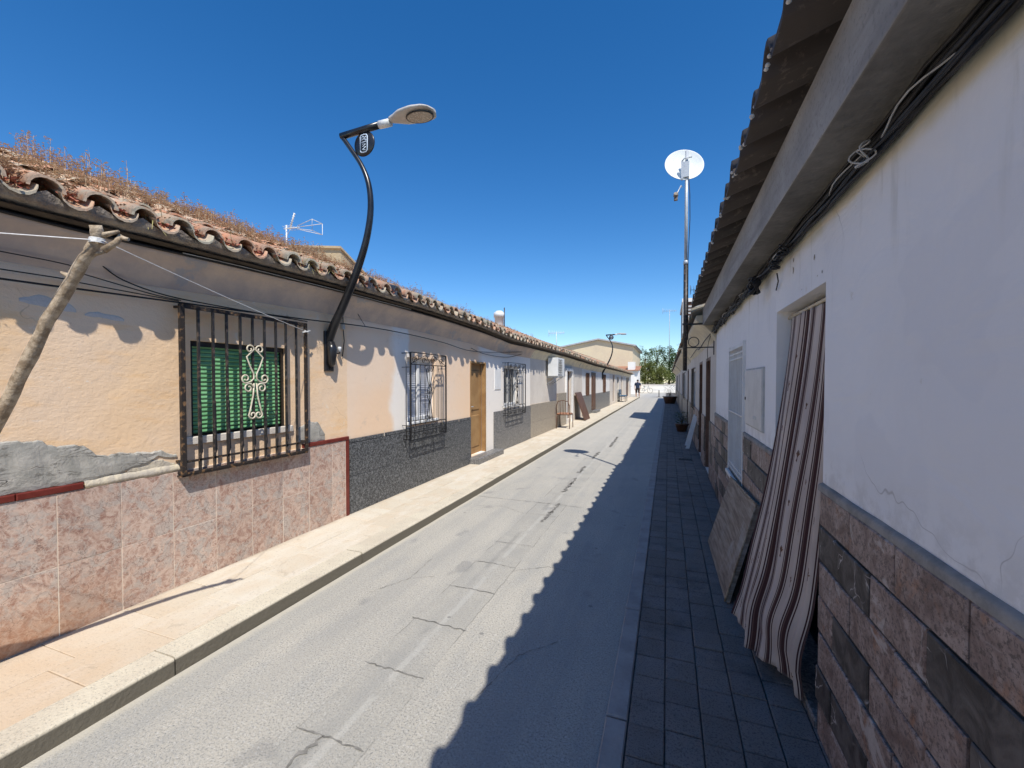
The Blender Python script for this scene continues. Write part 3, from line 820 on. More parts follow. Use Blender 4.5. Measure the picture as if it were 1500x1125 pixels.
# window one
wr = MB(); a, b, c, d = W1
wr.box(XL-.10, XL-.07, a, b, c, d); win = wr.build('window', M['gapshade'], h1)
g = MB(); 
for k in range(22):
    z0 = c+.012+k*.033
    if z0+.03 > d: break
    g.quad((XL-.058,a+.03,z0),(XL-.058,b-.03,z0),(XL-.050,b-.03,z0+.012),(XL-.050,a+.03,z0+.012))
    g.quad((XL-.050,a+.03,z0+.012),(XL-.050,b-.03,z0+.012),(XL-.056,b-.03,z0+.029),(XL-.056,a+.03,z0+.029))
g.build('roller_shutter', M['shutter'], win)
g = MB(); g.box(XL-.066,XL-.035,a,a+.035,c,d); g.box(XL-.066,XL-.035,b-.035,b,c,d); g.box(XL-.066,XL-.03,a+.035,b-.035,d-.04,d)
g.build('frame', M['blackiron'], win)
g = MB(); g.cbox(XL-.13,XL+.022,a-.06,b+.05,c-.055,c,.006,'z'); g.build('sill', M['warmwall'], h1)
# its iron cage
Xf = -3.285; cy0, cy1, cz0, cz1 = 2.045, 3.155, .925, 2.155
g = MB()
for yy, w in ((cy0,.016),(cy1,.012)): g.box(Xf-.012,Xf+.012,yy-w,yy+w,cz0-.01,cz1)
g.box(Xf-.012,Xf+.012,cy0+.02,cy1-.014,cz1-.028,cz1)
for zz in (cz0, cz0+.085): g.box(Xf-.008,Xf+.008,cy0+.02,cy1-.014,zz-.008,zz+.008)
g.box(XL+.001,Xf+.006,cy0-.012,cy1+.012,cz0-.022,cz0-.012)
for yy in (cy0, cy1):
    for zz in (cz0+.005, cz0+.09, cz1-.02): g.box(XL,Xf-.012,yy-.008,yy+.008,zz-.008,zz+.008)
cage = g.build('window_grille', M['rust'], h1)
g = MB()
for i in range(1, 10):
    yy = lerp(cy0, cy1, i/10)+R.uniform(-.004,.004)
    g.box(Xf-.008,Xf+.008,yy-.008,yy+.008,cz0+.008,cz1-.028)
g.build('bars', M['iron'], cage)
g = MB()
for i in range(1, 10):
    yy = lerp(cy0, cy1, i/10)+.04
    g.tube([(Xf-.006,yy-.03,cz0+.105),(XL+.045,yy,cz0+.14),(XL+.035,yy+.003,cz0+.20),(XL+.035,yy,cz0+.52)], .0055, 6)
g.build('lower_rods', M['iron'], cage)
g = MB(); c0 = lerp(cy0,cy1,.5)+.005
def cp(p, r=.0065): g.tube([(Xf+.018, q[0], q[1]) for q in p], r, 6)
zc = 1.60
for s in (-1, 1):
    cp(spiral(c0+s*.045, zc+.265, .038, 1.1, (pi if s > 0 else 0), -s)[::-1]+[(c0+s*.075,zc+.20),(c0+s*.045,zc+.12),(c0+s*.014,zc+.06),(c0+s*.012,zc+.02),(c0+s*.04,zc-.005)]+spiral(c0+s*.085, zc+.02, .04, 1.2, -pi/2, s))
    cp(spiral(c0+s*.06, zc-.06, .045, 1.3, (pi if s > 0 else 0), -s))
    cp([(c0+s*.012,zc-.02),(c0+s*.02,zc-.12),(c0+s*.05,zc-.25)]+spiral(c0+s*.028, zc-.285, .035, 1.1, (0 if s > 0 else pi), -s))
g.build('scroll_ornament', M['cream'], cage)

# ------------------------------------------------------------------ LEFT: house two (pale peach, black granite, two ornate grilles)
Y2a, Y2b = 3.80, 10.5
W2 = (4.96, 5.72, 1.03, 1.93); D2 = (6.95, 7.62, .22, 1.93); W3 = (8.62, 9.55, 1.05, 1.93)
h2 = left_house('granite_fronted_house', 'pale peach house with black granite dado, ochre door and two ornate window grilles', Y2a, Y2b, M['pale'], [W2, D2, W3])
g = MB(); g.box(XL-.01, XL+.005, Y2a+.002, 6.93, ZS-.02, .945); g.box(XL-.01, XL+.005, 8.03, Y2b, ZS-.02, .96); g.build('dado_grout', M['dgrout'], h2)
g = MB(); dado_tiles(g, XL+.003, 1, Y2a+.012, 6.93, [(ZS-.02,.52),(.52,.90),(.903,.945)], .60, 3.82, [], th=.016); g.build('granite_dado', M['granite'], h2)
g = MB(); dado_tiles(g, XL+.003, 1, 8.03, Y2b, [(ZS-.02,.52),(.52,.955)], .40, 8.03, [], th=.016); g.build('granite_dado', M['granite2'], h2)
for yy in (4.42, 5.1, 5.9, 6.45):
    g = MB(); g.box(XL+.0195,XL+.021,yy,yy+.012,.905,.985); g.build('grout_smear', M['grout'], h2)
def sashwin(root, a, b, c, d, m):
    g = MB(); g.box(XL-.12,XL-.10,a,b,c,d); w = g.build('window', m, root)
    g = MB()
    for p in ((a,a+.05,c,d),(b-.05,b,c,d),(a+.05,b-.05,d-.05,d),(a+.05,b-.05,c,c+.05),((a+b)/2-.025,(a+b)/2+.025,c+.05,d-.05)):
        g.box(XL-.10,XL-.065,*p)
    g.build('frame', M['whitepaint'], w)
    g = MB(); g.cbox(XL-.12,XL+.035,a-.04,b+.04,c-.04,c,.006,'z'); g.build('sill', M['whitepaint'], w)
    return w
w = sashwin(h2, *W2, M['lace'])
g = MB()
for k in range(26):
    zz = 1.09+k*.031; g.quad((XL-.098,5.0,zz),(XL-.098,5.68,zz),(XL-.088,5.68,zz+.022),(XL-.088,5.0,zz+.022))
g.build('blind', M['lace'], w)
sashwin(h2, *W3, M['glass'])
ornate_cage(h2, 4.84, 5.80, .80, 1.985, -3.225, XL)
ornate_cage(h2, 8.52, 9.70, .84, 2.0, -3.225, XL)
g = MB(); g.box(XL-.125,XL-.09,D2[0],D2[1],D2[2],D2[3])
for z0, z1 in ((.35,.95),(1.05,1.8)):
    g.cbox(XL-.09,XL-.075,D2[0]+.12,D2[1]-.12,z0,z1,.012,'x+')
dr = g.build('door', M['wood'], h2)
g = MB(); g.tube([(XL-.09,7.08,1.12),(XL-.05,7.08,1.12),(XL-.045,7.16,1.12)], .009, 8); g.build('handle', M['galv'], dr)
g = MB()
g.box(XL-.075,XL+.006,6.93,6.97,.22,1.96); g.box(XL-.075,XL+.006,7.60,7.64,.22,1.96); g.box(XL-.075,XL+.006,6.97,7.60,1.93,1.96)
g.build('door_frame', M['wood'], h2)
g = MB(); g.cbox(XL-.12,XL+.20,6.88,8.10,ZS-.02,.205,.01,'z'); g.build('doorstep', M['granite2'], h2)
g = MB(); g.cbox(XL,XL+.012,8.08,8.42,1.42,1.86,.004,'x+'); g.build('meter_hatch', M['whitepaint'], h2)

# ------------------------------------------------------------------ LEFT: house three, four, five
h3 = left_house('beige_dado_house', 'small left house with beige speckled dado and air conditioner under the eaves', 10.5, 17.6, M['warmwall'], [(14.6,15.5,.22,1.95)], cornmat=M['cornice2'], near=False)
g = MB(); g.box(XL-.01,XL+.004,10.51,14.5,ZS-.02,.99); g.build('dado_grout', M['grout'], h3)
g = MB(); dado_tiles(g, XL+.003, 1, 10.51, 13.3, [(ZS-.02,.5),(.5,.98)], .4, 10.51, [], th=.016); g.build('speckled_dado', M['granite3'], h3)
g = MB(); dado_tiles(g, XL+.003, 1, 13.3, 14.5, [(ZS-.02,.5),(.5,.95),(.95,1.2)], .4, 13.3, [], th=.05)
g.build('speckled_dado', M['granite3'], h3)
g = MB(); g.box(XL-.12,XL-.09,14.6,15.5,.22,1.95); g.build('door', M['brown'], h3)
g = MB(); g.box(XL-.005,XL+.06,14.5,14.6,ZS-.02,2.05); g.box(XL-.005,XL+.06,15.5,15.6,ZS-.02,2.05); g.box(XL-.005,XL+.06,14.6,15.5,1.95,2.05); g.build('door_frame', M['whitepaint'], h3)
h4 = left_house('white_low_house', 'white left house with grey dado and tall dark brown door', 17.6, 26.5, M['whitewall'], [(19.9,21.0,.22,2.0),(18.4,19.2,1.0,1.9),(23.6,24.6,1.0,1.9)], cornmat=M['cornice2'], near=False)
g = MB(); g.box(XL-.01,XL+.02,17.62,19.85,ZS-.02,.98); g.build('dado', M['granite2'], h4)
g = MB(); g.box(XL-.01,XL+.02,21.05,26.48,ZS-.02,.98); g.build('dado', M['granite2'], h4)
g = MB(); g.box(XL-.05,XL+.03,19.9,21.0,.22,2.0)
for k in range(2): g.cbox(XL+.03,XL+.045,19.98+k*.52,20.4+k*.52,.4,1.85,.015,'x+')
g.build('door', M['brown'], h4)
g = MB(); g.cbox(XL-.12,XL+.25,19.8,21.1,ZS-.02,.21,.01,'z'); g.build('doorstep', M['granite2'], h4)
for a, b in ((18.4,19.2),(23.6,24.6)):
    g = MB(); g.box(XL-.12,XL-.09,a,b,1.0,1.9); w = g.build('window', M['glass'], h4)
    g = MB()
    for k in range(9): yy = lerp(a,b,k/8); g.box(XL+.02,XL+.035,yy-.008,yy+.008,.95,1.95)
    for zz in (.95,1.4,1.94): g.box(XL+.02,XL+.03,a,b,zz,zz+.015)
    g.build('bars', M['brown'], w)
h5 = left_house('end_house_with_porch', 'last left house before the square, with dark shaded openings', 26.5, 41.5, M['warmwall'], [(28.2,29.2,.22,2.0),(30.6,31.8,1.0,1.85),(33.5,34.5,.22,1.95),(37.5,40.5,.22,1.9)], cornmat=M['cornice2'], near=False, end1=True)
for a, b, c, d, mm in ((28.2,29.2,.22,2.0,'brown'),(33.5,34.5,.22,1.95,'brown'),(37.5,40.5,.22,1.9,'brown')):
    g = MB(); g.box(XL-.12,XL-.08,a,b,c,d); g.build('door', M[mm], h5)
g = MB(); g.box(XL-.12,XL-.09,30.6,31.8,1.0,1.85); g.build('window', M['glass'], h5)

# weeds on the roofs
g = MB()
cs, sn = cos(math.atan(SL)), sin(math.atan(SL))
def blade(p, q, w, m):
    dx, dy = R.uniform(-1,1), R.uniform(-1,1); L = hypot(dx,dy) or 1; dx, dy = dx/L*w, dy/L*w
    g.quad((p[0]-dx,p[1]-dy,p[2]),(p[0]+dx,p[1]+dy,p[2]),(q[0]+dx*.5,q[1]+dy*.5,q[2]),(q[0]-dx*.5,q[1]-dy*.5,q[2]), m=m)
def dens(y): return piece([(-3,1),(3.6,1),(4.6,.55),(6.5,.4),(9,.25),(14,.12)], y)
tufts = [(R.uniform(-2,9.5), R.uniform(.5,2.7), R.uniform(.4,1)) for _ in range(60)]
cnt = 0
while cnt < 5600:
    y = R.uniform(-1.8, 12); s = R.uniform(.06, 3.0)
    if R.random() > dens(y): continue
    clump = .06+.94*(sin(y*6.1+s*3)*sin(y*2.3-s*4.1)*.5+.5)**2.2
    if R.random() > clump: continue
    cnt += 1
    if R.random() < .6:
        frac = ((y-(Y1a if y < Y1b else Y2a))/.22) % 1.0
        if .3 < frac < .7: y += .11
    x = XLIP-s*cs; z = ZLIP+ez(y)+s*sn+.055
    h = R.uniform(.06,.15)*(.55+.75*clump)*(1.25 if s > .4 else .5)*(.8 if y > 4.2 else 1)
    if any(abs(y-a) < .09 and abs(s-b) < .2 for a, b, c in tufts): h *= 1.55
    lx, ly = R.uniform(-.02,.02), R.uniform(-.02,.02)
    top = (x+lx, y+ly, z+h)
    blade((x,y,z-.02), top, .0022, 0)
    for _ in range(R.randint(4,7)):
        t = R.uniform(.6,1); b = (x+lx*t, y+ly*t, z+h*t); e = (b[0]+R.uniform(-.03,.03), b[1]+R.uniform(-.03,.03), b[2]+R.uniform(.004,.026))
        blade(b, e, .0016, 0)
        q = R.uniform(.004,.009); g.quad((e[0]-q,e[1]-q,e[2]),(e[0]+q,e[1]-q,e[2]+q*.5),(e[0]+q,e[1]+q,e[2]),(e[0]-q,e[1]+q,e[2]+q*.4), m=1)
    for _ in range(3):
        a = R.uniform(0,6.28); q = R.uniform(.006,.013); c = (x+R.uniform(-.03,.03), y+R.uniform(-.03,.03), z-.012+R.uniform(0,.03))
        g.quad((c[0]-q*cos(a),c[1]-q*sin(a),c[2]),(c[0]+q*sin(a),c[1]-q*cos(a),c[2]+q),(c[0]+q*cos(a),c[1]+q*sin(a),c[2]+q*.6),(c[0]-q*sin(a),c[1]+q*cos(a),c[2]-q*.3), m=2)
# red mats of stonecrop sitting in the channels near the eave, grass hanging over it
for _ in range(2600):
    y = R.uniform(-1.8,8.5)
    if R.random() > dens(y): continue
    base = Y1a if y < Y1b else Y2a
    k = round((y-base)/.22); y = base+k*.22+R.gauss(0,.035); s = abs(R.gauss(.12,.35)); x = XLIP-s*cs+.02; z = ZLIP+ez(y)+s*sn+.035+abs(R.gauss(0,.025))
    a = R.uniform(0,6.28); q = R.uniform(.006,.014)
    g.quad((x-q*cos(a),y-q*sin(a),z),(x+q*sin(a),y-q*cos(a),z+q),(x+q*cos(a),y+q*sin(a),z+q*.4),(x-q*sin(a),y+q*cos(a),z-q*.5), m=2)
for yc, n in ((1.78,14),(2.95,60),(3.08,70),(3.25,50),(3.62,40),(2.2,12),(4.6,16)):
    for _ in range(n):
        y = yc+R.gauss(0,.07); s = R.uniform(-.0,.22); x = XLIP-s*cs; z = ZLIP+ez(y)+s*sn+.07
        p = (x,y,z); q = (x+R.uniform(.0,.08), y+R.uniform(-.06,.06), z+R.uniform(-.10,.09)); blade(p, q, .0025, 3)
wd = g.build('roof_weeds', [M['stem'],M['head'],M['succ'],M['grass']])
tag(wd, 'dry reddish weeds and stonecrop growing over the left roof tiles', 'weeds', kind='stuff')

# ------------------------------------------------------------------ LEFT: cables on the facade
def cable(name, label, pts, r, m=None, sub=6):
    P = []
    for i in range(len(pts)-1):
        p0 = pts[max(0,i-1)]; p1 = pts[i]; p2 = pts[i+1]; p3 = pts[min(len(pts)-1,i+2)]
        for k in range(sub):
            t = k/sub; t2, t3 = t*t, t*t*t
            P.append(tuple(.5*((2*p1[j])+(-p0[j]+p2[j])*t+(2*p0[j]-5*p1[j]+4*p2[j]-p3[j])*t2+(-p0[j]+3*p1[j]-3*p2[j]+p3[j])*t3) for j in range(3)))
    P.append(tuple(pts[-1])); g = MB(); g.tube(P, r, 6)
    return tag(g.build(name, m or M['cable']), label, 'cable', 'cables strung along the facades')
XC = XL+.035
def L(*pp, X=XC): return [U(px, py, X=X) for px, py in pp]
cable('facade_cable', 'upper black cable sagging from behind the prop stick towards the window grille', [(XC,-1.5,2.24)]+L((0,351),(90,362),(140,383),(180,410),(245,433),(330,450),(450,471)), .0045)
cable('facade_cable', 'black cable crossing the peach wall below the uppermost one', [(XC+.01,-1.5,2.2)]+L((0,368),(110,398),(220,430),(265,440), X=XC+.01), .0035)
cable('facade_cable', 'third black cable down on the shaded peach plaster', [(XC,-1.5,2.12)]+L((0,394),(100,411),(180,426),(262,441)), .0035)
cable('facade_cable', 'lowest black cable on the peach wall, running on past the lamp to the door', [(XC+.02,-1.5,2.08)]+L((0,408),(120,424),(262,443),(350,455),(450,468),(540,479),(600,490),(650,502),(690,514),(735,516),(790,515), X=XC+.02), .006)
cable('facade_cable', 'thin black cable looping from the cornice beside the lamp bracket', L((385,404),(405,425),(430,437),(470,438),(500,432)), .003)
cable('facade_cable', 'short black cable hanging in a V from the eaves to the long cable', L((513,440),(523,458),(535,478)), .003)
cable('facade_cable', 'thin cable sagging past the second ornate grille', L((690,510),(712,519),(745,523),(775,516),(800,514)), .006)
XE = XL+.16
cable('eave_cable', 'thick black cable clipped along the left eaves under the tiles', [(XE,y,2.468+ez(y)+wig(y*2)*.006) for y in [i*.6-4 for i in range(60)]], .0105, sub=3)
cable('eave_cable', 'pale thin cable under the left eaves above the first grille', [(XE+.014,y,2.474+ez(y)+wig(y*3,1)*.004) for y in [2.0,2.3,2.7,3.1,3.6,4.2,4.8]], .0035, M['cablew'])

# ------------------------------------------------------------------ LEFT: lamps
def street_lamp(y, zoff, label, x0=XL):
    root = thing('street_lamp', label, 'street lamp', (x0, y, 2.0+zoff), 'curved wall lamps on the left houses')
    def S(px, py): p = U(px, py, Y=3.52); return (p[0]-XL+x0, y, p[2]+zoff)
    pts = [S(479,505),S(488,480),S(498,458),S(512,425),S(527,385),S(538,345),S(543,305),S(540,270),S(530,243),S(515,220),S(503,203)]
    P = []
    for i in range(len(pts)-1):
        p0 = pts[max(0,i-1)]; p1 = pts[i]; p2 = pts[i+1]; p3 = pts[min(len(pts)-1,i+2)]
        for k in range(4):
            t = k/4; t2, t3 = t*t, t*t*t
            P.append(tuple(.5*((2*p1[j])+(-p0[j]+p2[j])*t+(2*p0[j]-5*p1[j]+4*p2[j]-p3[j])*t2+(-p0[j]+3*p1[j]-3*p2[j]+p3[j])*t3) for j in range(3)))
    P.append(pts[-1]); n = len(P)
    g = MB(); g.tube(P, [lerp(.05,.024,min(1,i/n*1.3)) for i in range(n)], 12)
    g.build('curved_arm', M['blackiron'], root)
    g = MB(); zb = pts[0][2]; g.cbox(x0, x0+.025, y-.06, y+.06, zb-.28, zb+.14, .008, 'x+')
    g.tube([(x0+.02,y,zb-.24),(x0+.05,y,zb-.20),(x0+.055,y,zb-.05),(x0+.03,y,zb+.02)], [.015,.04,.05,.045], 10)
    for zz in (zb-.25, zb+.11):
        g.tube([(x0+.02,y,zz),(x0+.045,y,zz)], .012, 6)
    g.build('wall_bracket', M['blackiron'], root)
    a = S(500,200); b = S(556,183); e = S(578,178)
    g = MB(); g.tube([a,b], .033, 12); g.build('head_arm', M['blackiron'], root)
    # luminaire: tapered sleeve, flat casting, lens underneath
    hx = (b[0],y,b[2]); dirx = (e[0]-b[0], e[2]-b[2]); Ld = hypot(*dirx); ux, uz = dirx[0]/Ld, dirx[1]/Ld
    g = MB(); g.tube([b, (b[0]+ux*.13,y,b[2]+uz*.13)], .037, 12); hd = g.build('lamp_sleeve', M['plasticw'], root)
    g = MB(); T = 0.50; x1 = .12
    def sec(t):  # width, height along the head
        w = .9*piece([(0,.035),(.12,.06),(.3,.115),(.6,.145),(.85,.13),(.95,.095),(1,.03)], t)
        h = piece([(0,.04),(.15,.055),(.4,.06),(.8,.045),(1,.018)], t)
        return w, h
    N = 16; base = len(g.v); K = 14; 
    for i in range(N+1):
        t = i/N; w_, h_ = sec(t); s = x1+T*t
        for k in range(K):
            an = 2*pi*k/K; yy = w_*cos(an); hh = h_*sin(an)*(1 if sin(an) > 0 else .35)+.015
            g.v.append((hx[0]+ux*s-uz*hh, y+yy, hx[2]+uz*s+ux*hh))
    for i in range(N):
        for k in range(K):
            k2 = (k+1) % K; g.f.append((base+i*K+k, base+i*K+k2, base+(i+1)*K+k2, base+(i+1)*K+k)); g.m.append(0); g.sm.append(True)
    g.f.append(tuple(base+N*K+k for k in range(K))); g.m.append(0); g.sm.append(False)
    g.f.append(tuple(base+k for k in range(K))[::-1]); g.m.append(0); g.sm.append(False)
    head = g.build('lamp_head', M['lampgrey'], root)
    g = MB(); ring = []
    for k in range(28):
        an = 2*pi*k/28; s = x1+T*.68+.13*cos(an); yy = .082*sin(an)
        ring.append((s, yy))
    def W(s, yy, hh): return (hx[0]+ux*s-uz*hh, y+yy, hx[2]+uz*s+ux*hh)
    g.quad(*[W(s,yy,-.016) for s, yy in ring])
    for (s, yy), (s2, yy2) in zip(ring, ring[1:]+ring[:1]): g.quad(W(s,yy,-.016),W(s2,yy2,-.016),W(s2,yy2,.01),W(s,yy,.01))
    g.build('lens', M['lens'], head)
    g = MB(); R2 = [(x1+T*.68+.138*cos(2*pi*k/28), .088*sin(2*pi*k/28)) for k in range(29)]
    g.tube([W(s,yy,-.010) for s, yy in R2], .007, 6, cap=False); g.build('lens_rim', M['blackiron'], head)
    # round emblem plate between arm and head arm
    dc = S(534,211); g = MB(); lathe(g, (dc[0],y,dc[2]), [(0,-.008),(.118,-.008),(.125,0),(.118,.008),(0,.008)], 32, (0,1,0))
    pl = g.build('emblem_plate', M['blackiron'], root)
    g = MB(); yf = y-.0105
    def st(pts2, r=.0055, closed=False):
        q = [(dc[0]+a_, yf, dc[2]+b_) for a_, b_ in pts2]
        g.tube(q, r, 5)
    w2, h2_ = .042, .088
    st([(-w2,-h2_+.02),(-w2+.01,-h2_+.004),(0,-h2_),(w2-.01,-h2_+.004),(w2,-h2_+.02),(w2,h2_-.02),(w2-.01,h2_-.004),(0,h2_),(-w2+.01,h2_-.004),(-w2,h2_-.02),(-w2,-h2_+.02)], .006)
    st([(-.03,.055),(-.01,.07),(.01,.055),(.03,.066)]); st([(-.034,.035),(0,.045),(.034,.03)]); st([(-.03,.012),(.03,.018)])
    st([(-.02,-.005),(.02,-.008),(-.018,-.03),(.022,-.034),(-.016,-.058),(.018,-.066)])
    g.build('emblem', M['emblem'], pl)
    return root
street_lamp(3.52, 0, 'large black curved street lamp rising from the peach wall beside the nearest grille')
street_lamp(23.3, -.03, 'small distant street lamp on the white low house')
# little junction box and insulator hardware beside lamp foot
t = thing('junction_box', 'small weathered junction box with wires on the wall right of the lamp foot', 'junction box', (XL,3.72,1.85))
g = MB(); p = U(501,478,X=XL); g.cbox(XL,XL+.03,p[1]-.02,p[1]+.02,p[2]-.035,p[2]+.035,.005,'x+'); g.build('cover', M['cablew'], t)
g = MB(); g.tube([(XL+.015,p[1],p[2]-.03),(XL+.02,p[1]+.01,p[2]-.16),(XL+.012,p[1]-.01,p[2]-.33)], .005, 6); g.tube([(XL+.015,p[1],p[2]+.03),(XL+.02,p[1]-.01,p[2]+.14)], .005, 6); g.build('wire', M['cable'], t)
t = thing('wall_insulator', 'small white insulator bracket below the junction box by the lamp', 'insulator', (XL,3.60,1.7))
p = U(492,511,X=XL); g = MB(); lathe(g, (XL+.05,p[1],p[2]-.03), [(.0,0),(.02,0),(.014,.02),(.022,.03),(.016,.05),(0,.05)], 12); g.build('porcelain', M['plasticw'], t)
g = MB(); g.tube([(XL,p[1],p[2]-.05),(XL+.05,p[1],p[2]-.05),(XL+.05,p[1],p[2]-.025)], .006, 6); g.build('hook', M['blackiron'], t)

# ------------------------------------------------------------------ prop stick and clothes line
T = U(143,352,X=-2.15)
t = thing('prop_stick', 'crooked bare wooden stick leaning out from the peach wall, holding up the white line', 'stick', (-3.3,.8,ZS))
Pm = U(70,470,X=-2.40); P0 = U(0,612,X=-2.66)
pts = [(-3.32,.76,ZS+.01),(-3.12,.84,.62),(-2.88,.87,1.08),P0,U(35,540,X=-2.53),Pm,U(108,408,X=-2.27),U(125,378,X=-2.20),T,(T[0]+.012,T[1]-.012,T[2]+.055)]
P = []
for i in range(len(pts)-1):
    for k in range(4):
        q = [lerp(pts[i][j], pts[i+1][j], k/4) for j in range(3)]; P.append((q[0]+R.uniform(-.002,.002), q[1]+R.uniform(-.002,.002), q[2]))
P.append(pts[-1]); n = len(P)
g = MB(); g.tube(P, [lerp(.026,.020,i/n)*(1+.07*wig(i*.9)+R.uniform(-.04,.04)) for i in range(n)], 10)
for i, (dx, dy, dz, L_) in ((12,(-1,-.6,.3,.035)),(18,(1,.4,.5,.03)),(24,(-1,-.5,.6,.04)),(29,(.8,.6,.2,.05)),(33,(.9,.5,.35,.075))):
    p = P[i]; e = (p[0]+dx*L_, p[1]+dy*L_, p[2]+dz*L_); g.tube([p, (lerp(p[0],e[0],.6),lerp(p[1],e[1],.6),lerp(p[2],e[2],.6)), e], [.014,.009,.005], 7)
g.tube([(T[0]+.015,T[1]+.01,T[2]-.04),(T[0]+.045,T[1]+.04,T[2]),(T[0]+.06,T[1]+.05,T[2]+.03)], [.014,.012,.010], 8)
g.tube([(T[0]+.055,T[1]+.045,T[2]+.02),(T[0]+.085,T[1]+.06,T[2]+.012)], [.009,.007], 7)
g.build('branch', M['bark'], t)
g = MB()
for k in range(4): lathe(g, (T[0]+.004,T[1]-.004,T[2]-.012+k*.005), [(.024,-.0025),(.026,0),(.024,.0025)], 12)
g.build('lashing', M['rope'], t)
Cc = (Xf+.018, cy1, 2.075)
Pq = U(0,341,X=-2.3); kq = (XL+.01-T[0])/(Pq[0]-T[0]); Lf = tuple(lerp(T[i], Pq[i], kq) for i in range(3))
def ln(a, b, sag, n=14): return [(lerp(a[0],b[0],i/n), lerp(a[1],b[1],i/n), lerp(a[2],b[2],i/n)-sag*4*(i/n)*(1-i/n)) for i in range(n+1)]
g = MB(); T2 = (T[0]+.03, T[1]+.0, T[2]-.004); g.tube(ln(Lf, T2, .004)+ln(T2, Cc, .01)[1:], .0022, 6)
tag(g.build('clothes_line', M['rope']), 'thin white line from the crooked stick to the corner of the nearest grille', 'clothes line')
t = thing('line_cleat', 'small white cleat tying the line to the top corner of the nearest grille', 'cleat', Cc)
g = MB(); g.tube([(Cc[0],Cc[1]-.05,Cc[2]-.012),(Cc[0]+.008,Cc[1],Cc[2]),(Cc[0],Cc[1]+.04,Cc[2]+.012)], .006, 7); g.tube([(Cc[0]+.004,Cc[1]-.03,Cc[2]+.008),(Cc[0]+.004,Cc[1]+.02,Cc[2]-.012)], .005, 7); g.build('cleat_body', M['plasticw'], t)

# ------------------------------------------------------------------ air conditioner
t = thing('air_conditioner', 'white air conditioner unit on the wall of the beige dado house', 'air conditioner', (XL+.1,12.4,1.75))
g = MB(); g.box(XL+.06,XL+.36,12.0,12.85,1.74,2.28); g.build('casing', M['plasticw'], t, bevel=.012)
g = MB()
for k in range(6):
    yy = 12.06+k*.09; g.box(XL+.362,XL+.372,yy,yy+.012,1.79,2.23)
for k in range(7):
    zz = 1.79+k*.072; g.box(XL+.364,XL+.374,12.06,12.52,zz,zz+.012)
g.build('fan_guard', M['cablew'], t)
g = MB(); lathe(g, (XL+.361,12.3,2.01), [(0,0),(.2,0),(.2,.002)], 24, (1,0,0)); g.build('fan', M['gapshade'], t)
for yy in (12.1,12.7):
    g = MB(); g.box(XL,XL+.36,yy,yy+.03,1.70,1.735); g.tube([(XL,yy+.015,1.5),(XL+.32,yy+.015,1.71)], .01, 6); g.build('wall_bracket', M['galv'], t)

# chair by the wall
def chair(loc):
    x, y, z = loc; t = thing('metal_chair', 'lone dark metal chair standing against the beige dado house wall', 'chair', loc)
    w, d, h = .21, .21, .45
    for sx in (-1, 1):
        for sy in (-1, 1):
            g = MB(); g.tube([(x+sx*w,y+sy*d+sy*.04,z),(x+sx*w,y+sy*d,z+h)], .013, 7); g.build('leg', M['brown'], t)
    g = MB(); g.tube([(x-w,y-d,z+h-.02),(x+w,y-d,z+h-.02),(x+w,y+d,z+h-.02),(x-w,y+d,z+h-.02),(x-w,y-d,z+h-.02)], .011, 6); g.build('seat_frame', M['brown'], t)
    g = MB(); g.box(x-w,x+w,y-d,y+d,z+h-.005,z+h+.03); g.build('seat', M['orange'], t, bevel=.012)
    g = MB(); g.tube([(x-w,y-d,z+h),(x-w,y-d-.04,z+.72),(x-w+.06,y-d-.06,z+.86),(x,y-d-.065,z+.89),(x+w-.06,y-d-.06,z+.86),(x+w,y-d-.04,z+.72),(x+w,y-d,z+h)], .013, 7)
    for k in (-1,0,1): g.tube([(x+k*.09,y-d,z+h),(x+k*.09,y-d-.06,z+.86)], .008, 6)
    g.build('backrest', M['brown'], t)
p = U(823,621,Z=ZS); chair((-3.08, 13.25, ZS))
# dark board leaning on the left wall
t = thing('plywood_sheet', 'dark wooden sheet leaning against the left wall beyond the chair', 'board', (XL+.2,16.4,ZS))
g = MB(); n = len(g.v)
g.quad((XL+.42,15.9,ZS),(XL+.42,17.0,ZS),(XL+.05,17.0,1.15),(XL+.05,15.9,1.15)); g.quad((XL+.45,15.9,ZS+.004),(XL+.08,15.9,1.16),(XL+.08,17.0,1.16),(XL+.45,17.0,ZS+.004))
g.quad((XL+.42,15.9,ZS),(XL+.05,15.9,1.15),(XL+.08,15.9,1.16),(XL+.45,15.9,ZS+.004)); g.quad((XL+.05,15.9,1.15),(XL+.05,17,1.15),(XL+.08,17,1.16),(XL+.08,15.9,1.16))
g.build('face', M['brown'], t)
g = MB(); g.box(XL+.40,XL+.47,15.86,15.895,ZS,ZS+.03); g.build('foot_rail', M['iron'], t)

# ------------------------------------------------------------------ things above the left roofs
t = thing('rear_storey_block', 'rough tan block wall of an upper storey rising behind the first left roof', 'building', (-9,9,0))
x1 = -6.5; zt = U(503,364,Y=7.2)[2]; zl = zt+.45
g = MB(); A_ = [(-10,7.2,0),(x1,7.2,0),(x1,7.2,zt),(-10,7.2,zl)]; B_ = [(-10,9.6,0),(x1,9.6,0),(x1,9.6,3.2),(-10,9.6,3.4)]
g.quad(*A_); g.quad(*B_[::-1]); g.quad(A_[1],B_[1],B_[2],A_[2]); g.quad(A_[0],A_[3],B_[3],B_[0]); g.build('wall', M['greywall'], t)
g = MB(); A_ = [(-10.05,7.15,zl),(x1+.04,7.15,zt-.005),(x1+.04,9.65,3.2),(-10.05,9.65,3.4)]; B_ = [(p[0],p[1],p[2]+.045) for p in A_]
g.quad(*A_[::-1]); g.quad(*B_)
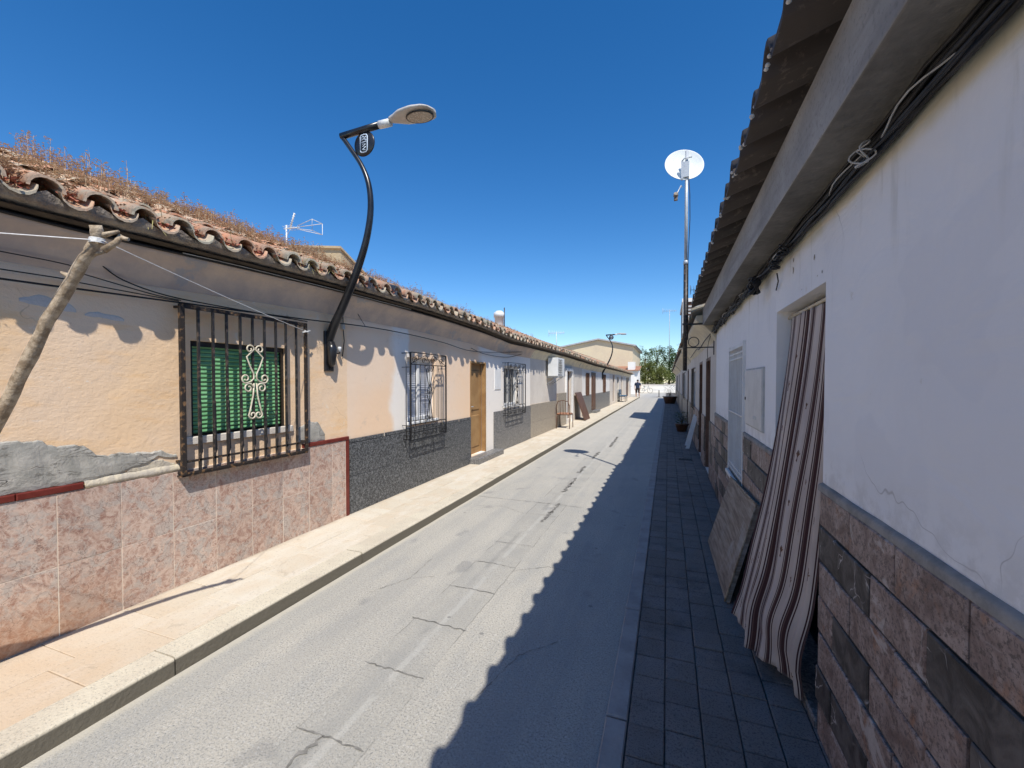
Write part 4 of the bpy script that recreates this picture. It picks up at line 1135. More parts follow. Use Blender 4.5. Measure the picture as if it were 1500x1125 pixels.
for q in range(4): g.quad(A_[q],A_[(q+1)%4],B_[(q+1)%4],B_[q])
g.build('roof', M['greywall'], t)

def antenna(loc, h, label, sc=1.0, cone=False, m='galv'):
    x, y, z = loc; t = thing('tv_antenna', label, 'antenna', loc, 'television antennas on the roofs')
    g = MB(); g.tube([(x,y,z),(x,y,z+h)], .012*sc, 6); g.build('mast', M[m], t)
    g = MB(); zt = z+h-.05*sc
    if cone:
        # boom with cone of rods opening outwards
        g.tube([(x-.05*sc,y,zt),(x+.26*sc,y,zt-.015)], .010*sc, 6)
        e = [(.62,.10,.06),(.62,-.10,.06),(.62,.10,-.15),(.62,-.10,-.15)]
        tips = []
        for a, b, c in e:
            q = (x+a*sc, y+b*sc, zt-.02+c*sc*.8); tips.append(q); g.tube([(x+.24*sc,y+b*.2*sc,zt-.01+c*.2*sc), q], .005*sc, 5)
        g.tube([tips[0],tips[1],tips[3],tips[2],tips[0]], .005*sc, 5)
        g.tube([(x+.08*sc,y,zt),(x+.20*sc,y-.03,zt+.20*sc)], .010*sc, 6)
        for k in range(6):
            q = k/5; c = (x+lerp(.09,.20,q)*sc, y-.03*q, zt+lerp(.03,.19,q)*sc); g.tube([(c[0]-.02*sc,c[1],c[2]+.012*sc),(c[0]+.02*sc,c[1],c[2]-.012*sc)], .006*sc, 4)
        for k in range(4):
            g.tube([(x+(.03+.05*k)*sc,y-.1*sc,zt),(x+(.03+.05*k)*sc,y+.1*sc,zt-.01)], .003*sc, 4)
        g.tube([(x+.10*sc,y,zt),(x+.02*sc,y,zt-.10*sc)], .004, 5)
    else:
        g.tube([(x-.35*sc,y,zt),(x+.35*sc,y+.1,zt)], .008*sc, 6)
        for k in range(9):
            q = lerp(-.33,.33,k/8); L_ = lerp(.16,.09,k/8)*sc
            g.tube([(x+q*sc,y-L_,zt+.03),(x+q*sc,y+L_,zt-.03)], .004*sc, 4)
            g.tube([(x+q*sc,y,zt-L_*.8),(x+q*sc,y,zt+L_*.8)], .004*sc, 4)
        g.tube([(x-.35*sc,y,zt-.15*sc),(x-.35*sc,y,zt+.15*sc)], .006*sc, 4)
    g.build('aerial', M[m], t)
    return t
b = U(420,372,X=-5.62); tp = U(420,332,X=-5.62)
antenna((b[0],b[1],b[2]-.25), tp[2]-b[2]+.27, 'white cone shaped antenna beside the tan block above the first roof', 1.0, True, 'plasticw')
b = U(815,505,X=-5.6); tp = U(815,486,X=-5.6); antenna((b[0],b[1],b[2]-.3), tp[2]-b[2]+.3, 'white antenna on the ridge over the air conditioner house', 1.2, False, 'plasticw')
t = thing('roof_vent', 'white cowl vent with a thin dark pole on the ridge behind the lamp', 'vent', (-5.6,11,3.5))
b = U(735,475,X=-5.6); c = U(735,455,X=-5.6); g = MB()
lathe(g, (b[0]-.1,b[1],b[2]-.2), [(.16,0),(.16,.45),(.20,.45),(.20,.6),(.1,.68),(0,.68)], 14); g.build('cowl', M['plasticw'], t)
g = MB(); g.tube([(b[0]+.1,b[1],b[2]-.2),(b[0]+.1,b[1],c[2]+.1)], .02, 6); g.build('pole', M['iron'], t)

# ------------------------------------------------------------------ RIGHT: house one
RY0, RY1 = -5.0, 6.75
DR = (2.25, 3.15, .03, 2.04); WR = (4.32, 5.22, .63, 1.92)
r1 = thing('white_house', 'near right house in shade, white wall over mixed stone dado, brown tiled eaves', 'house', (XR, 2, 0))
g = MB(); wall_holes(g, XR, -1, RY0, RY1, -.02, 2.42, [DR, WR], .16)
g.quad((XR,RY1,-.02),(XR,RY1,2.65),(5.5,RY1,2.65),(5.5,RY1,-.02)); g.quad((XR,RY0,-.02),(5.5,RY0,-.02),(5.5,RY0,2.65),(XR,RY0,2.65)); g.quad((5.5,RY0,-.02),(5.5,RY1,-.02),(5.5,RY1,3.2),(5.5,RY0,3.2))
g.build('wall', M['white'], r1)
ZD = 1.115
g = MB()
for a, b in ((RY0, DR[0]-.001), (DR[1]+.001, RY1)):
    g.box(XR-.008, XR+.01, a, b, -.02, ZD if a < 0 else .62)
for a, b in ((DR[1]+.001, WR[0]-.03), (WR[1]+.03, RY1)): g.box(XR-.008, XR+.01, a, b, .62, ZD)
g.build('dado_grout', M['dgrout'], r1)
rows = [(ZD-.1575*(k+1), ZD-.1575*k) for k in range(7)]
hs = [(DR[0]-.0,DR[1]+.0,-1,3), (WR[0]-.03,WR[1]+.03,.63,3)]
# joint at Y of image measurements
yj = U(1321.7,800,X=XR)[1]
g = None
for sa, sb in ((RY0,DR[0]),(DR[1],RY1)):
    g = MB(); dado_tiles(g, XR-.006, -1, sa, sb, rows, .333, yj, hs[1:], th=.011, gap=.011, bond=.5, c=.004, jit=.0035); g.build('stone_dado', M['stone'], r1)
g = MB()
for a, b in ((RY0, DR[0]), (DR[1], WR[0]-.03), (WR[1]+.03, RY1)):
    n = max(2, int((b-a)/.08))
    def cap(u, v):
        y = lerp(a,b,u); pr = [(XR-.018,ZD-.004),(XR-.019,ZD+.018),(XR-.012,ZD+.026),(XR-.001,ZD+.030)]
        x, z = pr[int(round(v*3))]; return (x+wig(y*7,v)*.0015, y, z+wig(y*5,v)*.002)
    g.grid(cap, n, 3, flip=True)
g.build('dado_capping', M['capping'], r1)
# plaster scars
for (px, py, s) in ((1162,386,.03),(1164,400,.035),(1193,377,.025),(1205,398,.02),(1200,403,.012)):
    pass
g = MB()
for (px, py, wy, hz) in ((1163,381,.010,.014),(1162.5,396,.008,.026),(1193.5,377,.011,.013),(1205,398,.006,.008),(1198,404,.004,.004),(1138,425,.004,.004),(1175,424,.004,.004)):
    g = MB(); p = U(px,py,X=XR); ring = []
    for k in range(9):
        a = 2*pi*k/9; q = R.uniform(.6,1.15); ring.append((XR-.002, p[1]+wy*q*cos(a), p[2]+hz*q*sin(a)))
    g.quad(*ring); g.build('plaster_scar', M['mortar'], r1)
# eaves slab
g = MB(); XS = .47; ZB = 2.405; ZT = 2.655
g.box(XS, XR+.3, RY0, RY1, ZB, ZT); g.m[0] = 1; sl = g.build('eave_slab', [M['soffit'], M['darksoffit']], r1, bevel=.006)  # bottom face takes a separate, darker tone
# tiles
g = MB(); TP = .285; XT = .315; ZT2 = 2.665; sl_ = .40; cs2, sn2 = cos(math.atan(sl_)), sin(math.atan(sl_))
prof = [(0,.012),(.04,.002),(.10,0),(.50,0),(.55,.006),(.60,.036),(.67,.062),(.78,.072),(.88,.062),(.95,.036),(1.03,-.006)]
rows_ = 8; rl = .40
ny = int((RY1+.04-RY0)/TP)
for i in range(ny):
    y0 = RY1+.02-(i+1)*TP
    for k in range(rows_):
        js = R.uniform(-.006,.006); jz = R.uniform(0,.003); base = len(g.v); th = .022
        for s, lift in ((k*rl+js, .022),((k+1)*rl+.05, 0)):
            for u, h in prof:
                yy = y0+TP*(1-u)*1.0
                g.v.append((XT+s*cs2, yy, ZT2+s*sn2+h+lift+jz+.020*u))
        n = len(prof); b2 = len(g.v)
        for q in range(2*n):
            v = g.v[base+q]; g.v.append((v[0]+.0005, v[1], v[2]-th))
        for j in range(n-1):
            g.f.append((base+j, base+n+j, base+n+j+1, base+j+1)); g.m.append(0); g.sm.append(True)
            g.f.append((b2+j, b2+j+1, b2+n+j+1, b2+n+j)); g.m.append(0); g.sm.append(True)
            g.f.append((base+j, base+j+1, b2+j+1, b2+j)); g.m.append(0); g.sm.append(False)
        for j in (0, n-1): g.f.append((base+j, b2+j, b2+n+j, base+n+j)); g.m.append(0); g.sm.append(False)
rf = g.build('roof', M['dtile'], r1)
g = MB()
for i in range(ny):
    yc = RY1+.02-(i+.80)*TP; c = (XT+.004, yc, ZT2+.028); 
    for k in range(3):
        q = R.uniform(.006,.011); lathe(g, (c[0]+R.uniform(-.006,.01), c[1]+R.uniform(-.03,.03), c[2]-.004+R.uniform(-.008,.02)), [(0,-q),(q*.8,-q*.5),(q,0),(q*.7,q*.6),(0,q)], 7)
g.build('mortar_filling', M['mortarw'], rf)['kind'] = 'stuff'
# doorway: interior coloured near-black for its shade, with door leaf and frame
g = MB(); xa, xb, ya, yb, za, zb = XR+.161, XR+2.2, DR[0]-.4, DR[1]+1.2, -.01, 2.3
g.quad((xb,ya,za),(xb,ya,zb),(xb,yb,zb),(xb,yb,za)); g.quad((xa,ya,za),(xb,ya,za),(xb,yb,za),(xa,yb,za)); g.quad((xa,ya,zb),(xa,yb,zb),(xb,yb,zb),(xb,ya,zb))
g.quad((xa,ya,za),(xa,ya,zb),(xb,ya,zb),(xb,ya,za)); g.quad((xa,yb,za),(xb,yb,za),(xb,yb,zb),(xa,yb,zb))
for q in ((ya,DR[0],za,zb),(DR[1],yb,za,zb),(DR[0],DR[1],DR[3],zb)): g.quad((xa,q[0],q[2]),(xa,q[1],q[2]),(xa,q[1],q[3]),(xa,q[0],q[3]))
g.build('hallway', M['gapshade'], r1)
g = MB(); g.cbox(XR-.02,XR+.18,DR[0]-.0,DR[1],-.02,.06,.008,'z'); g.build('threshold', M['granite2'], r1)
g = MB(); g.tube([(XR+.07,DR[0],2.0),(XR+.07,DR[1],2.0)], .010, 8); g.build('curtain_rod', M['cream'], r1)
# window with bars
a, b, c, d = WR
g = MB(); g.box(XR+.14,XR+.155,a,b,c,d); w = g.build('window', M['glass'], r1)
g = MB()
for p in ((a,a+.05,c,d),(b-.05,b,c,d),(a+.05,b-.05,d-.16,d),(a+.05,b-.05,c,c+.06),((a+b)/2-.03,(a+b)/2+.03,c+.06,d-.16)): g.box(XR+.10,XR+.135,*p)
g.build('frame', M['whitepaint'], w)
g = MB()
for k in range(9): yy = lerp(a+.03,b-.03,k/8); g.box(XR-.016,XR-.004,yy-.006,yy+.006,c+.02,d-.03)
for zz in (c+.05, c+.10, (c+d)/2, d-.10, d-.05): g.box(XR-.018,XR-.002,a+.01,b-.01,zz-.006,zz+.006)
g.build('bars', M['whitepaint'], w)
g = MB(); g.cbox(XR-.045,XR+.15,a-.03,b+.03,c-.035,c,.006,'z'); g.build('sill', M['whitepaint'], w)
g = MB(); g.box(XR-.022,XR,a-.03,a,c,ZD+.85); g.box(XR-.022,XR,b,b+.03,c,ZD+.85); g.box(XR-.022,XR,a,b,d,d+.03); g.build('surround', M['whitepaint'], w)
# meter cupboard
pm0 = U(1120,560,X=XR); pm1 = U(1095,560,X=XR); ma, mb_ = pm0[1], pm1[1]; mz0, mz1 = 1.235, 1.69
g = MB(); g.box(XR-.010,XR+.01,ma-.012,mb_+.012,mz0-.012,mz1+.012); mc = g.build('meter_cupboard', M['cablew'], r1)
g = MB(); g.cbox(XR-.020,XR-.009,ma,mb_,mz0,mz1,.004,'x-'); md = g.build('hatch', M['meter'], mc)
g = MB(); g.tube([(XR-.020,mb_-.04,1.45),(XR-.027,mb_-.04,1.45)], .013, 10)
g.build('lock', M['blackiron'], mc)
g = MB(); g.cbox(XR-.023,XR-.0195,ma+.20,ma+.30,1.30,1.325,.001,'x-'); g.build('data_plate', M['galv'], mc)

# curtain
NU, NV = 150, 70
def CUR(u, v):
    # u: 0 near jamb .. 1 far jamb ; v: 0 top .. 1 hem
    w2 = u+.05*sin(u*9.1+.8)+.03*v*sin(u*5+2); fold = (sin(u*2*pi*7.0+3.0+.5*v)*(.0100-.002*v)*(1+.5*sin(u*13))+sin(w2*2*pi*2.3+1.9*v)*.012*v+sin(w2*2*pi*4.1+1.1+1.2*v)*.006+.016*v*v*sin(u*9+3*v)-.022*math.exp(-((v-.88)/.08)**2)*(.4+.6*sin(u*4+.4))-.008*math.exp(-((v-.55)/.2)**2)*sin(u*6))
    ytop = lerp(DR[0]+.015, DR[1]-.06, u)
    ybot = lerp(DR[0]+.115, 2.93, u)
    e = v**1.35
    y = lerp(ytop, ybot, e)
    out = lerp(.095, .30, 1/(1+math.exp(-(u-.33)*8)))    # how far the hem swings into the street
    x = XR+.062 - out*v**1.25 + fold*(1+.5*v)
    zb = lerp(.09, .12, u)+.03*sin(u*7+.5)-.05*math.exp(-((u-.02)/.08)**2)
    z = lerp(1.985, zb, v)
    if v > .93: x += (v-.93)*.35*sin(u*9+1); 
    return (x, y, z)
g = MB(); g.grid(CUR, NU, NV); g.uv = []
for j in range(NV+1):
    for i in range(NU+1): g.uv.append((i/NU, j/NV))
# embroidered sprigs laid on the wide cream stripes
def petal(uc, vc, du, dv, ang):
    pts = []
    for k in range(8):
        a = 2*pi*k/8; p, q = du*cos(a), dv*sin(a)
        # rotate in metric space (u spans ~.85 m, v spans ~1.85 m)
        xm, ym = p, q; xr_, yr_ = xm*cos(ang)-ym*sin(ang), xm*sin(ang)+ym*cos(ang)
        uu, vv = uc+xr_/.95, vc+yr_/1.85
        P_ = CUR(min(max(uu,0),1), min(max(vv,0),1)); pts.append((P_[0]-.0025, P_[1], P_[2])); g.uv.append((uu, vv))
    g.quad(*pts, m=1)
for s in range(7):
    uc = (s+.64-.18)/7
    for r_ in range(7):
        if R.random() < .35: continue
        vc = .14+r_*.135+(.06 if s % 2 else 0)+.02*sin(s*3)
        if vc > .97: continue
        big = (r_ % 2 == 0)
        k = .95 if big else .5
        for an, off in ((0,0),(.5,.012),(-.5,-.012),(1.0,.02),(-1.0,-.02)):
            petal(uc+off*k/.95, vc-abs(off)*k*-.35/1.85, .0030*k, .019*k, an)
        petal(uc, vc+.032*k/1.85, .0028*k, .014*k, .3); petal(uc+.01*k, vc+.036*k/1.85, .0028*k, .011*k, -1.1)
cu = g.build('door_curtain', [M['curtain'], M['motif']])
sol = cu.modifiers.new('cloth', 'SOLIDIFY'); sol.thickness = .002
tag(cu, 'cream and maroon striped curtain with small sprigs hanging out of the white doorway', 'curtain')

# board leaning on the right wall
A = (.42,3.30,.03); B = (.405,4.50,.03); C = (.635,4.78,.62); D = (.635,3.44,.70)
t = thing('leaning_board', 'weathered wooden board leaning against the stone dado past the curtain', 'board', (.5,4,.03))
nx, ny_, nz = -.95, 0, .31
off = (-.028, -.004, .012)
g = MB(); A2, B2, C2, D2_ = [tuple(p[i]+off[i] for i in range(3)) for p in (A,B,C,D)]
def bil(u, v, P): return tuple(lerp(lerp(P[0][i],P[1][i],u), lerp(P[3][i],P[2][i],u), v) for i in range(3))
g.quad(A2,D2_,C2,B2); g.quad(A,B,C,D); g.quad(A,D,D2_,A2); g.quad(B,B2,C2,C); g.quad(A,A2,B2,B); g.quad(D,C,C2,D2_)
g.build('panel', M['board'], t, bevel=.004)
g = MB(); 
for P_, Q_ in ((D2_,C2),(A2,D2_)):
    g.tube([tuple(P_[i]+(-.003,0,0)[i] for i in range(3)), tuple(Q_[i]+(-.003,0,0)[i] for i in range(3))], .007, 5)
g.build('edge_strip', M['bark'], t)

# cable bundle on the right
g = MB()
for k in range(17):
    pts = []; ph = R.uniform(0,6); rx, rz = R.uniform(-.022,.03), R.uniform(-.04,.03); r_ = R.choice((.004,.005,.006,.0075))
    y = RY0
    while y < 7.3:
        loose = piece([(-5,.4),(2.5,.6),(3.2,1.2),(4.6,1.5),(7.5,1.7)], y)
        zc = 2.362-.02*max(0,(y-4)/3)
        pts.append((min(XR-.008, XR-.035+rx+wig(y*4.1,ph)*.018*loose), y, zc+rz+wig(y*3.9,ph+1)*.024*loose)); y += .13
    g.tube(pts, r_, 5, m=0)
yy0 = -1.0
while yy0 < 6.2:
    L_ = R.uniform(.12,.45); pts = []; ph = R.uniform(0,6); y = yy0
    while y < yy0+L_: pts.append((XR-.058+.012*cos((y-yy0)/L_*2*pi), y, 2.34+wig(y*2.4,ph)*.024)); y += .05
    g.tube(pts, R.choice((.0028,.0038)), 5, m=1); yy0 += L_+R.uniform(.1,.8)
# loops and coil
def loop(px, py, r_, n_, tw, m=0, rad=.005):
    p = U(px,py,X=XR-.07)
    for q in range(n_):
        rr = r_*R.uniform(.75,1.1); ph = R.uniform(0,6); c = (p[0]-.005*q*R.uniform(.4,1), p[1]+R.uniform(-.02,.02), p[2]+R.uniform(-.015,.015))
        g.tube([(c[0]+.02*sin(a*2+ph), c[1]+rr*1.5*cos(a), c[2]+rr*sin(a)) for a in [2*pi*i/18 for i in range(19)]], rad, 5, m=m)
loop(1108,418,.052,9,1); loop(1262,232,.03,2,1,1,.003); loop(1146,368,.025,2,1,0); loop(1138,386,.02,2,1,0)
g.tube([U(1138,400,X=XR-.03),U(1140,412,X=XR-.02),U(1137,425,X=XR-.01)], .004, 5, m=0)
tag(g.build('cable_bundle', [M['cable'],M['cablew']]), 'tangled bundle of black and grey cables under the right eaves', 'cables')
for k, (ya) in enumerate((1.05,2.05,3.3,4.7)):
    pass

# ------------------------------------------------------------------ RIGHT: further houses
def right_house(name, label, y0, y1, m, holes, zoff, doors, dado, tilemat='barrel', zwall=2.35):
    t = thing(name, label, 'house', (XR,(y0+y1)/2,0)); zf = lambda y: zoff+wig(y*.9)*.015
    g = MB(); wall_holes(g, XR, -1, y0, y1, -.02, zwall+zoff, holes, .14)
    g.quad((XR,y0,-.02),(XR,y0,zwall+zoff),(5,y0,3.4),(5,y0,-.02)); g.quad((XR,y1,-.02),(5,y1,-.02),(5,y1,3.4),(XR,y1,zwall+zoff)); g.quad((5,y0,-.02),(5,y1,-.02),(5,y1,3.4),(5,y0,3.4))
    g.build('wall', m, t)
    prof = [(XR-.003,2.20),(XR-.03,2.25),(XR-.09,2.33),(XR-.17,2.42),(XR-.25,2.47),(XR-.27,2.50),(XR-.27,2.56),(XR+.1,2.58)]
    g = MB(); n = max(2,int((y1-y0)/.4))
    g.grid(lambda u, v: (prof[int(round(v*7))][0], lerp(y0,y1,u), prof[int(round(v*7))][1]+zf(lerp(y0,y1,u))), n, 7, flip=True)
    g.quad(*[(a,y0,b+zf(y0)) for a, b in prof][::-1]); g.quad(*[(a,y1,b+zf(y1)) for a, b in prof])
    g.build('cornice', M['cornice2'], t)
    g = MB(); barrel_roof(g, y0, y1, .33, 2.545, 1, .4, 3.0, .22, zf, rows=5, cov=6); 
    g.quad((XR-.2,y0,2.57+zoff),(4.0,y0,3.7+zoff),(4.0,y1,3.7+zoff),(XR-.2,y1,2.57+zoff)); g.build('roof', M[tilemat], t)
    for (a, b, c, d), mm, nm in zip(holes, doors, ['door' if h[2] < .3 else 'window' for h in holes]):
        g = MB(); g.box(XR+.10,XR+.13,a,b,c,d); dd = g.build(nm, M[mm], t)
        g = MB(); g.box(XR+.0,XR+.1,a,a+.05,c,d); g.box(XR,XR+.1,b-.05,b,c,d); g.box(XR,XR+.1,a+.05,b-.05,d-.05,d); g.build('frame', M['whitepaint'] if nm == 'window' else M['brown'], dd)
        if nm == 'window':
            g = MB()
            for k in range(8): yy = lerp(a,b,k/7); g.box(XR-.05,XR-.038,yy-.006,yy+.006,c-.03,d+.03)
            for zz in (c-.03, d+.02): g.box(XR-.05,XR,a,b,zz,zz+.012)
            g.build('bars', M['blackiron'], dd)
    if dado:
        cuts = sorted((h[0],h[1]) for h in holes if h[2] < .5); ed = [y0]+[q for c_ in cuts for q in c_]+[y1]
        for a_, b_ in zip(ed[::2], ed[1::2]):
            g = MB(); dado_tiles(g, XR, -1, a_, b_, [(-.02,.3),(.3,.62),(.62,.95)], .45, y0, [h for h in holes if h[2] > .5], th=.018, gap=.006, bond=.5); g.build('dado', M[dado], t)
    return t
r2 = right_house('cream_cornice_house', 'second right house with cream cornice beyond the satellite mast', 6.77, 14.0, M['warmwall'],
   [(7.6,8.5,.03,2.0),(9.3,10.2,.03,2.0),(11.6,12.6,.9,1.9)], 0, ['lace','brown','glass'], 'stone')
r3 = right_house('tall_roof_room_house', 'third right house carrying a taller room on its roof', 14.0, 25.0, M['warmwall'],
   [(15.2,16.1,.03,2.0),(18.0,19.0,.9,1.9),(21,21.9,.03,2.0)], -.05, ['brown','glass','brown'], 'granite2')
g = MB(); g.box(.52,3.2,16.6,19.8,2.5,4.45); rr_ = g.build('roof_room', M['brown'], r3)
g = MB(); g.box(.47,3.25,16.55,19.85,4.45,4.58); g.box(.49,.56,16.56,16.66,2.5,4.449); g.build('white_trim', M['whitepaint'], rr_)
g = MB()
for k in range(14): g.box(.62,2.9,16.585,16.6,2.7+k*.12,2.76+k*.12)
g.build('louvres', M['cablew'], rr_)
r4 = right_house('far_right_house', 'farthest right house, dark in shade near the square', 25.0, 40.0, M['warmwall'],
   [(27,28,.03,2.0),(31,32,.9,1.9),(35,36,.03,2.0)], -.12, ['brown','glass','brown'], 'granite2')

# satellite dish on tall mast
t = thing('satellite_dish', 'white round satellite dish on a tall pole at the end of the brown tiled eaves', 'satellite dish', (.262,6.95,2.0))
mx_, my_ = .285, 6.72
pt = U(1006,221,Y=my_); mx_ = pt[0]
g = MB(); g.tube([(mx_,my_,3.3),(mx_,my_,pt[2])], .023, 10); lathe(g, (mx_,my_,3.3), [(.03,0),(.034,.0),(.034,.05),(.024,.06)], 10); g.build('mast', M['galv'], t)
g = MB(); g.tube([(mx_,my_,1.75),(mx_,my_,3.34)], .030, 10); g.build('mast_sleeve', M['iron'], t)
g = MB(); 
for zz in (2.42,): g.box(mx_-.02,XR,my_+.035,my_+.055,zz,zz+.025); g.box(mx_-.035,mx_+.035,my_-.035,my_+.035,zz+.002,zz+.023)
g.build('wall_stays', M['iron'], t)
dc = U(1000.5,247,Y=my_+.13); dn = (.20,-.90,.32)
g = MB(); rad = .27
def dpr(k): return (rad*k, .075*k*k)
pr = [dpr(i/10) for i in range(11)]
lathe(g, dc, pr+[(rad+.006,.078),(rad+.006,.070)]+[(r_, h_-.006) for r_, h_ in pr[::-1]], 40, dn)
g.build('dish', M['dish'], t)
g = MB(); g.tube([(mx_,my_,dc[2]-.05),(dc[0],my_+.05,dc[2]-.03),(dc[0],dc[1]+.01,dc[2])], .016, 7)
g.box(mx_-.045,mx_+.035,my_-.04,my_-.022,dc[2]-.20,dc[2]+.02); g.box(mx_-.075,mx_-.045,my_-.04,my_+.02,dc[2]-.22,dc[2]+.04)
g.tube([(mx_-.07,my_-.03,dc[2]+.03),(mx_-.03,my_-.045,dc[2]+.065),(mx_+.07,my_-.03,dc[2]+.075)], .010, 6)
g.build('mount', M['galv'], t)
lb = U(990,287,Y=my_-.22)
g = MB(); g.tube([(dc[0]-.01,dc[1],dc[2]-.27),(dc[0]-.03,my_-.02,dc[2]-.31),lb], .008, 6); g.build('feed_arm', M['galv'], t)
g = MB(); g.tube([lb,(lb[0],lb[1]-.04,lb[2]+.02)], [.035,.028], 10); g.box(lb[0]-.025,lb[0]+.025,lb[1]-.02,lb[1]+.03,lb[2]-.06,lb[2]-.01); g.build('receiver', M['mortar'], t)
g = MB(); g.tube([(mx_+.024,my_-.01,dc[2]-.12),(mx_+.045,my_-.02,dc[2]-.45),(mx_+.05,my_-.02,dc[2]-.8),(mx_+.03,my_-.01,dc[2]-1.4),(mx_+.035,my_-.01,2.2)], .006, 5); g.build('coax', M['cable'], t)

# wrought ring bracket
t = thing('ring_bracket', 'black iron bracket with a ring, sticking out from the right wall behind the mast', 'bracket', (XR,7.1,2.1))
c = U(1016,501,Y=7.05); g = MB(); 
g.tube([(XR,7.05,c[2]-.085),(c[0]-.16,7.05,c[2]-.085)], .009, 7); g.tube([(XR-.005,7.05,c[2]-.2),(XR-.005,7.05,c[2]+.05)], .010, 7)
g.build('arm', M['blackiron'], t)
g = MB(); g.tube([(c[0]+.074*cos(a), 7.05, c[2]+.074*sin(a)) for a in [2*pi*i/26 for i in range(27)]], .0065, 6); g.build('ring', M['blackiron'], t)
cable('eave_cable', 'black cable drooping off the end of the right slab towards the ring bracket', [(XR-.04,6.5,2.34),(XR-.05,6.9,2.31),(XR-.06,7.3,2.2),(XR-.05,7.6,2.05),(XR-.02,7.7,1.8)], .005)
cable('eave_cable', 'black cable sagging across the cream cornice beyond the right slab', [(XR-.04,6.6,2.33),(XR-.10,7.4,2.25),(XR-.12,8.4,2.18),(XR-.1,9.6,2.25),(XR-.1,12,2.2)], .008)

antenna((.9,13.2,3.0), 1.0+.25, 'dark antenna just above the eaves of the second right house', .9, False, 'iron')
b = U(980,467,X=.35); antenna((.06,22.0,2.6), 4.2-2.6+.85, 'thin antenna on a tall pole behind the right roofs', .9, False, 'cablew')

# planks, plant and drain on the right pavement
t = thing('leaning_planks', 'pale planks leaning by the second right house door', 'planks', (.5,10.8,.03))
g = MB()
for k, yy in enumerate((10.6,11.1)):
    g.quad((.40,yy,.03),(.48,yy,.03),(.66,yy+.1,.78),(.60,yy+.1,.78)); g.quad((.40,yy,.03),(.60,yy+.1,.78),(.60,yy+.13,.78),(.40,yy+.03,.03))
    g.quad((.40,yy+.03,.03),(.60,yy+.13,.78),(.66,yy+.13,.78),(.48,yy+.03,.03)); g.quad((.48,yy,.03),(.48,yy+.03,.03),(.66,yy+.13,.78),(.66,yy+.1,.78)); g.quad((.60,yy+.1,.78),(.66,yy+.1,.78),(.66,yy+.13,.78),(.60,yy+.13,.78))
g.build('boards', M['whitepaint'], t)

def plant(name, label, loc, h, w, n, seed, m='leafd', pot=True):
    rr = random.Random(seed); x, y, z = loc; t = thing(name, label, 'plant', loc)
    if pot:
        g = MB(); lathe(g, loc, [(0,0),(w*.35,0),(w*.5,h*.35),(w*.55,h*.35),(w*.55,h*.4),(w*.45,h*.4),(0,h*.38)], 16); g.build('pot', M['brown'], t)
    g = MB(); z0 = z+(h*.38 if pot else 0)
    for k in range(7):
        a = rr.uniform(0,6.28); g.tube([(x,y,z0),(x+w*.4*cos(a)*.5,y+w*.4*sin(a)*.5,z0+h*.4)], [.012,.006], 5)
    g.build('stems', M['trunk'], t)
    g = MB()
    for _ in range(n):
        a = rr.uniform(0,6.28); r_ = w*.55*sqrt(rr.random()); zz = z0+h*.62*rr.random()
        c = (x+r_*cos(a), y+r_*sin(a), zz); q = rr.uniform(.02,.045); b = rr.uniform(0,6.28)
        g.quad((c[0],c[1],c[2]),(c[0]+q*cos(b)-q*.4*sin(b),c[1]+q*sin(b)+q*.4*cos(b),c[2]+q*.3),(c[0]+2*q*cos(b),c[1]+2*q*sin(b),c[2]+rr.uniform(-.5,.8)*q),(c[0]+q*cos(b)+q*.4*sin(b),c[1]+q*sin(b)-q*.4*cos(b),c[2]+q*.3))
    g.build('leaves', M[m], t)
plant('potted_plant', 'dark potted plant standing by the wall of the third right house', (.42,14.2,.03), .6, .38, 260, 5)
plant('potted_plant', 'larger dark potted shrub at the far end of the right pavement', (.15,31.5,.0), 1.3, .9, 500, 6)
g = MB()
p = U(1004,673,Z=.03); 
for k in range(7): g.box(p[0]-.12,p[0]+.12,p[1]-.09+k*.026,p[1]-.078+k*.026,.029,.034)
g.box(p[0]-.13,p[0]-.12,p[1]-.1,p[1]+.09,.028,.035); g.box(p[0]+.12,p[0]+.13,p[1]-.1,p[1]+.09,.028,.035)
tag(g.build('drain_grate', M['iron']), 'small dark drain grate set in the shaded pavers', 'drain grate')

# ------------------------------------------------------------------ far end: square, buildings, trees, person
t = thing('gabled_hall', 'large cream building with a low gable closing the end of the street', 'building', (-10,60,0))
a0 = U(835,506,Y=58); ap = U(877,498,Y=58); a1 = U(927,507,Y=58)
g = MB(); g.quad((a0[0]-4,58,0),(a1[0],58,0),(a1[0],58,a1[2]),(ap[0],58,ap[2]),(a0[0]-4,58,a0[2]-.8)); g.quad((a1[0],58,0),(a1[0],74,0),(a1[0],74,a1[2]),(a1[0],58,a1[2])); g.quad((a0[0]-4,58,0),(a0[0]-4,58,a0[2]-.8),(a0[0]-4,74,a0[2]-.8),(a0[0]-4,74,0))
g.build('wall', M['creamwall'], t)
g = MB()
for (p, q) in (((a0[0]-4.5,a0[2]-.9),(ap[0],ap[2])),((ap[0],ap[2]),(a1[0]+.4,a1[2]-.05))):
    g.quad((p[0],57.6,p[1]+.02),(q[0],57.6,q[1]+.02),(q[0],74.2,q[1]+.02),(p[0],74.2,p[1]+.02)); g.quad((p[0],57.6,p[1]+.2),(p[0],74.2,p[1]+.2),(q[0],74.2,q[1]+.2),(q[0],57.6,q[1]+.2)); g.quad((p[0],57.6,p[1]+.02),(p[0],57.6,p[1]+.2),(q[0],57.6,q[1]+.2),(q[0],57.6,q[1]+.02))
g.build('roof', M['corr'], t)
t = thing('white_annex', 'low white annex with a dark opening beside the gabled hall', 'building', (-5,54,0))
b0 = U(916,545,Y=54); b1 = U(931,530,Y=54)
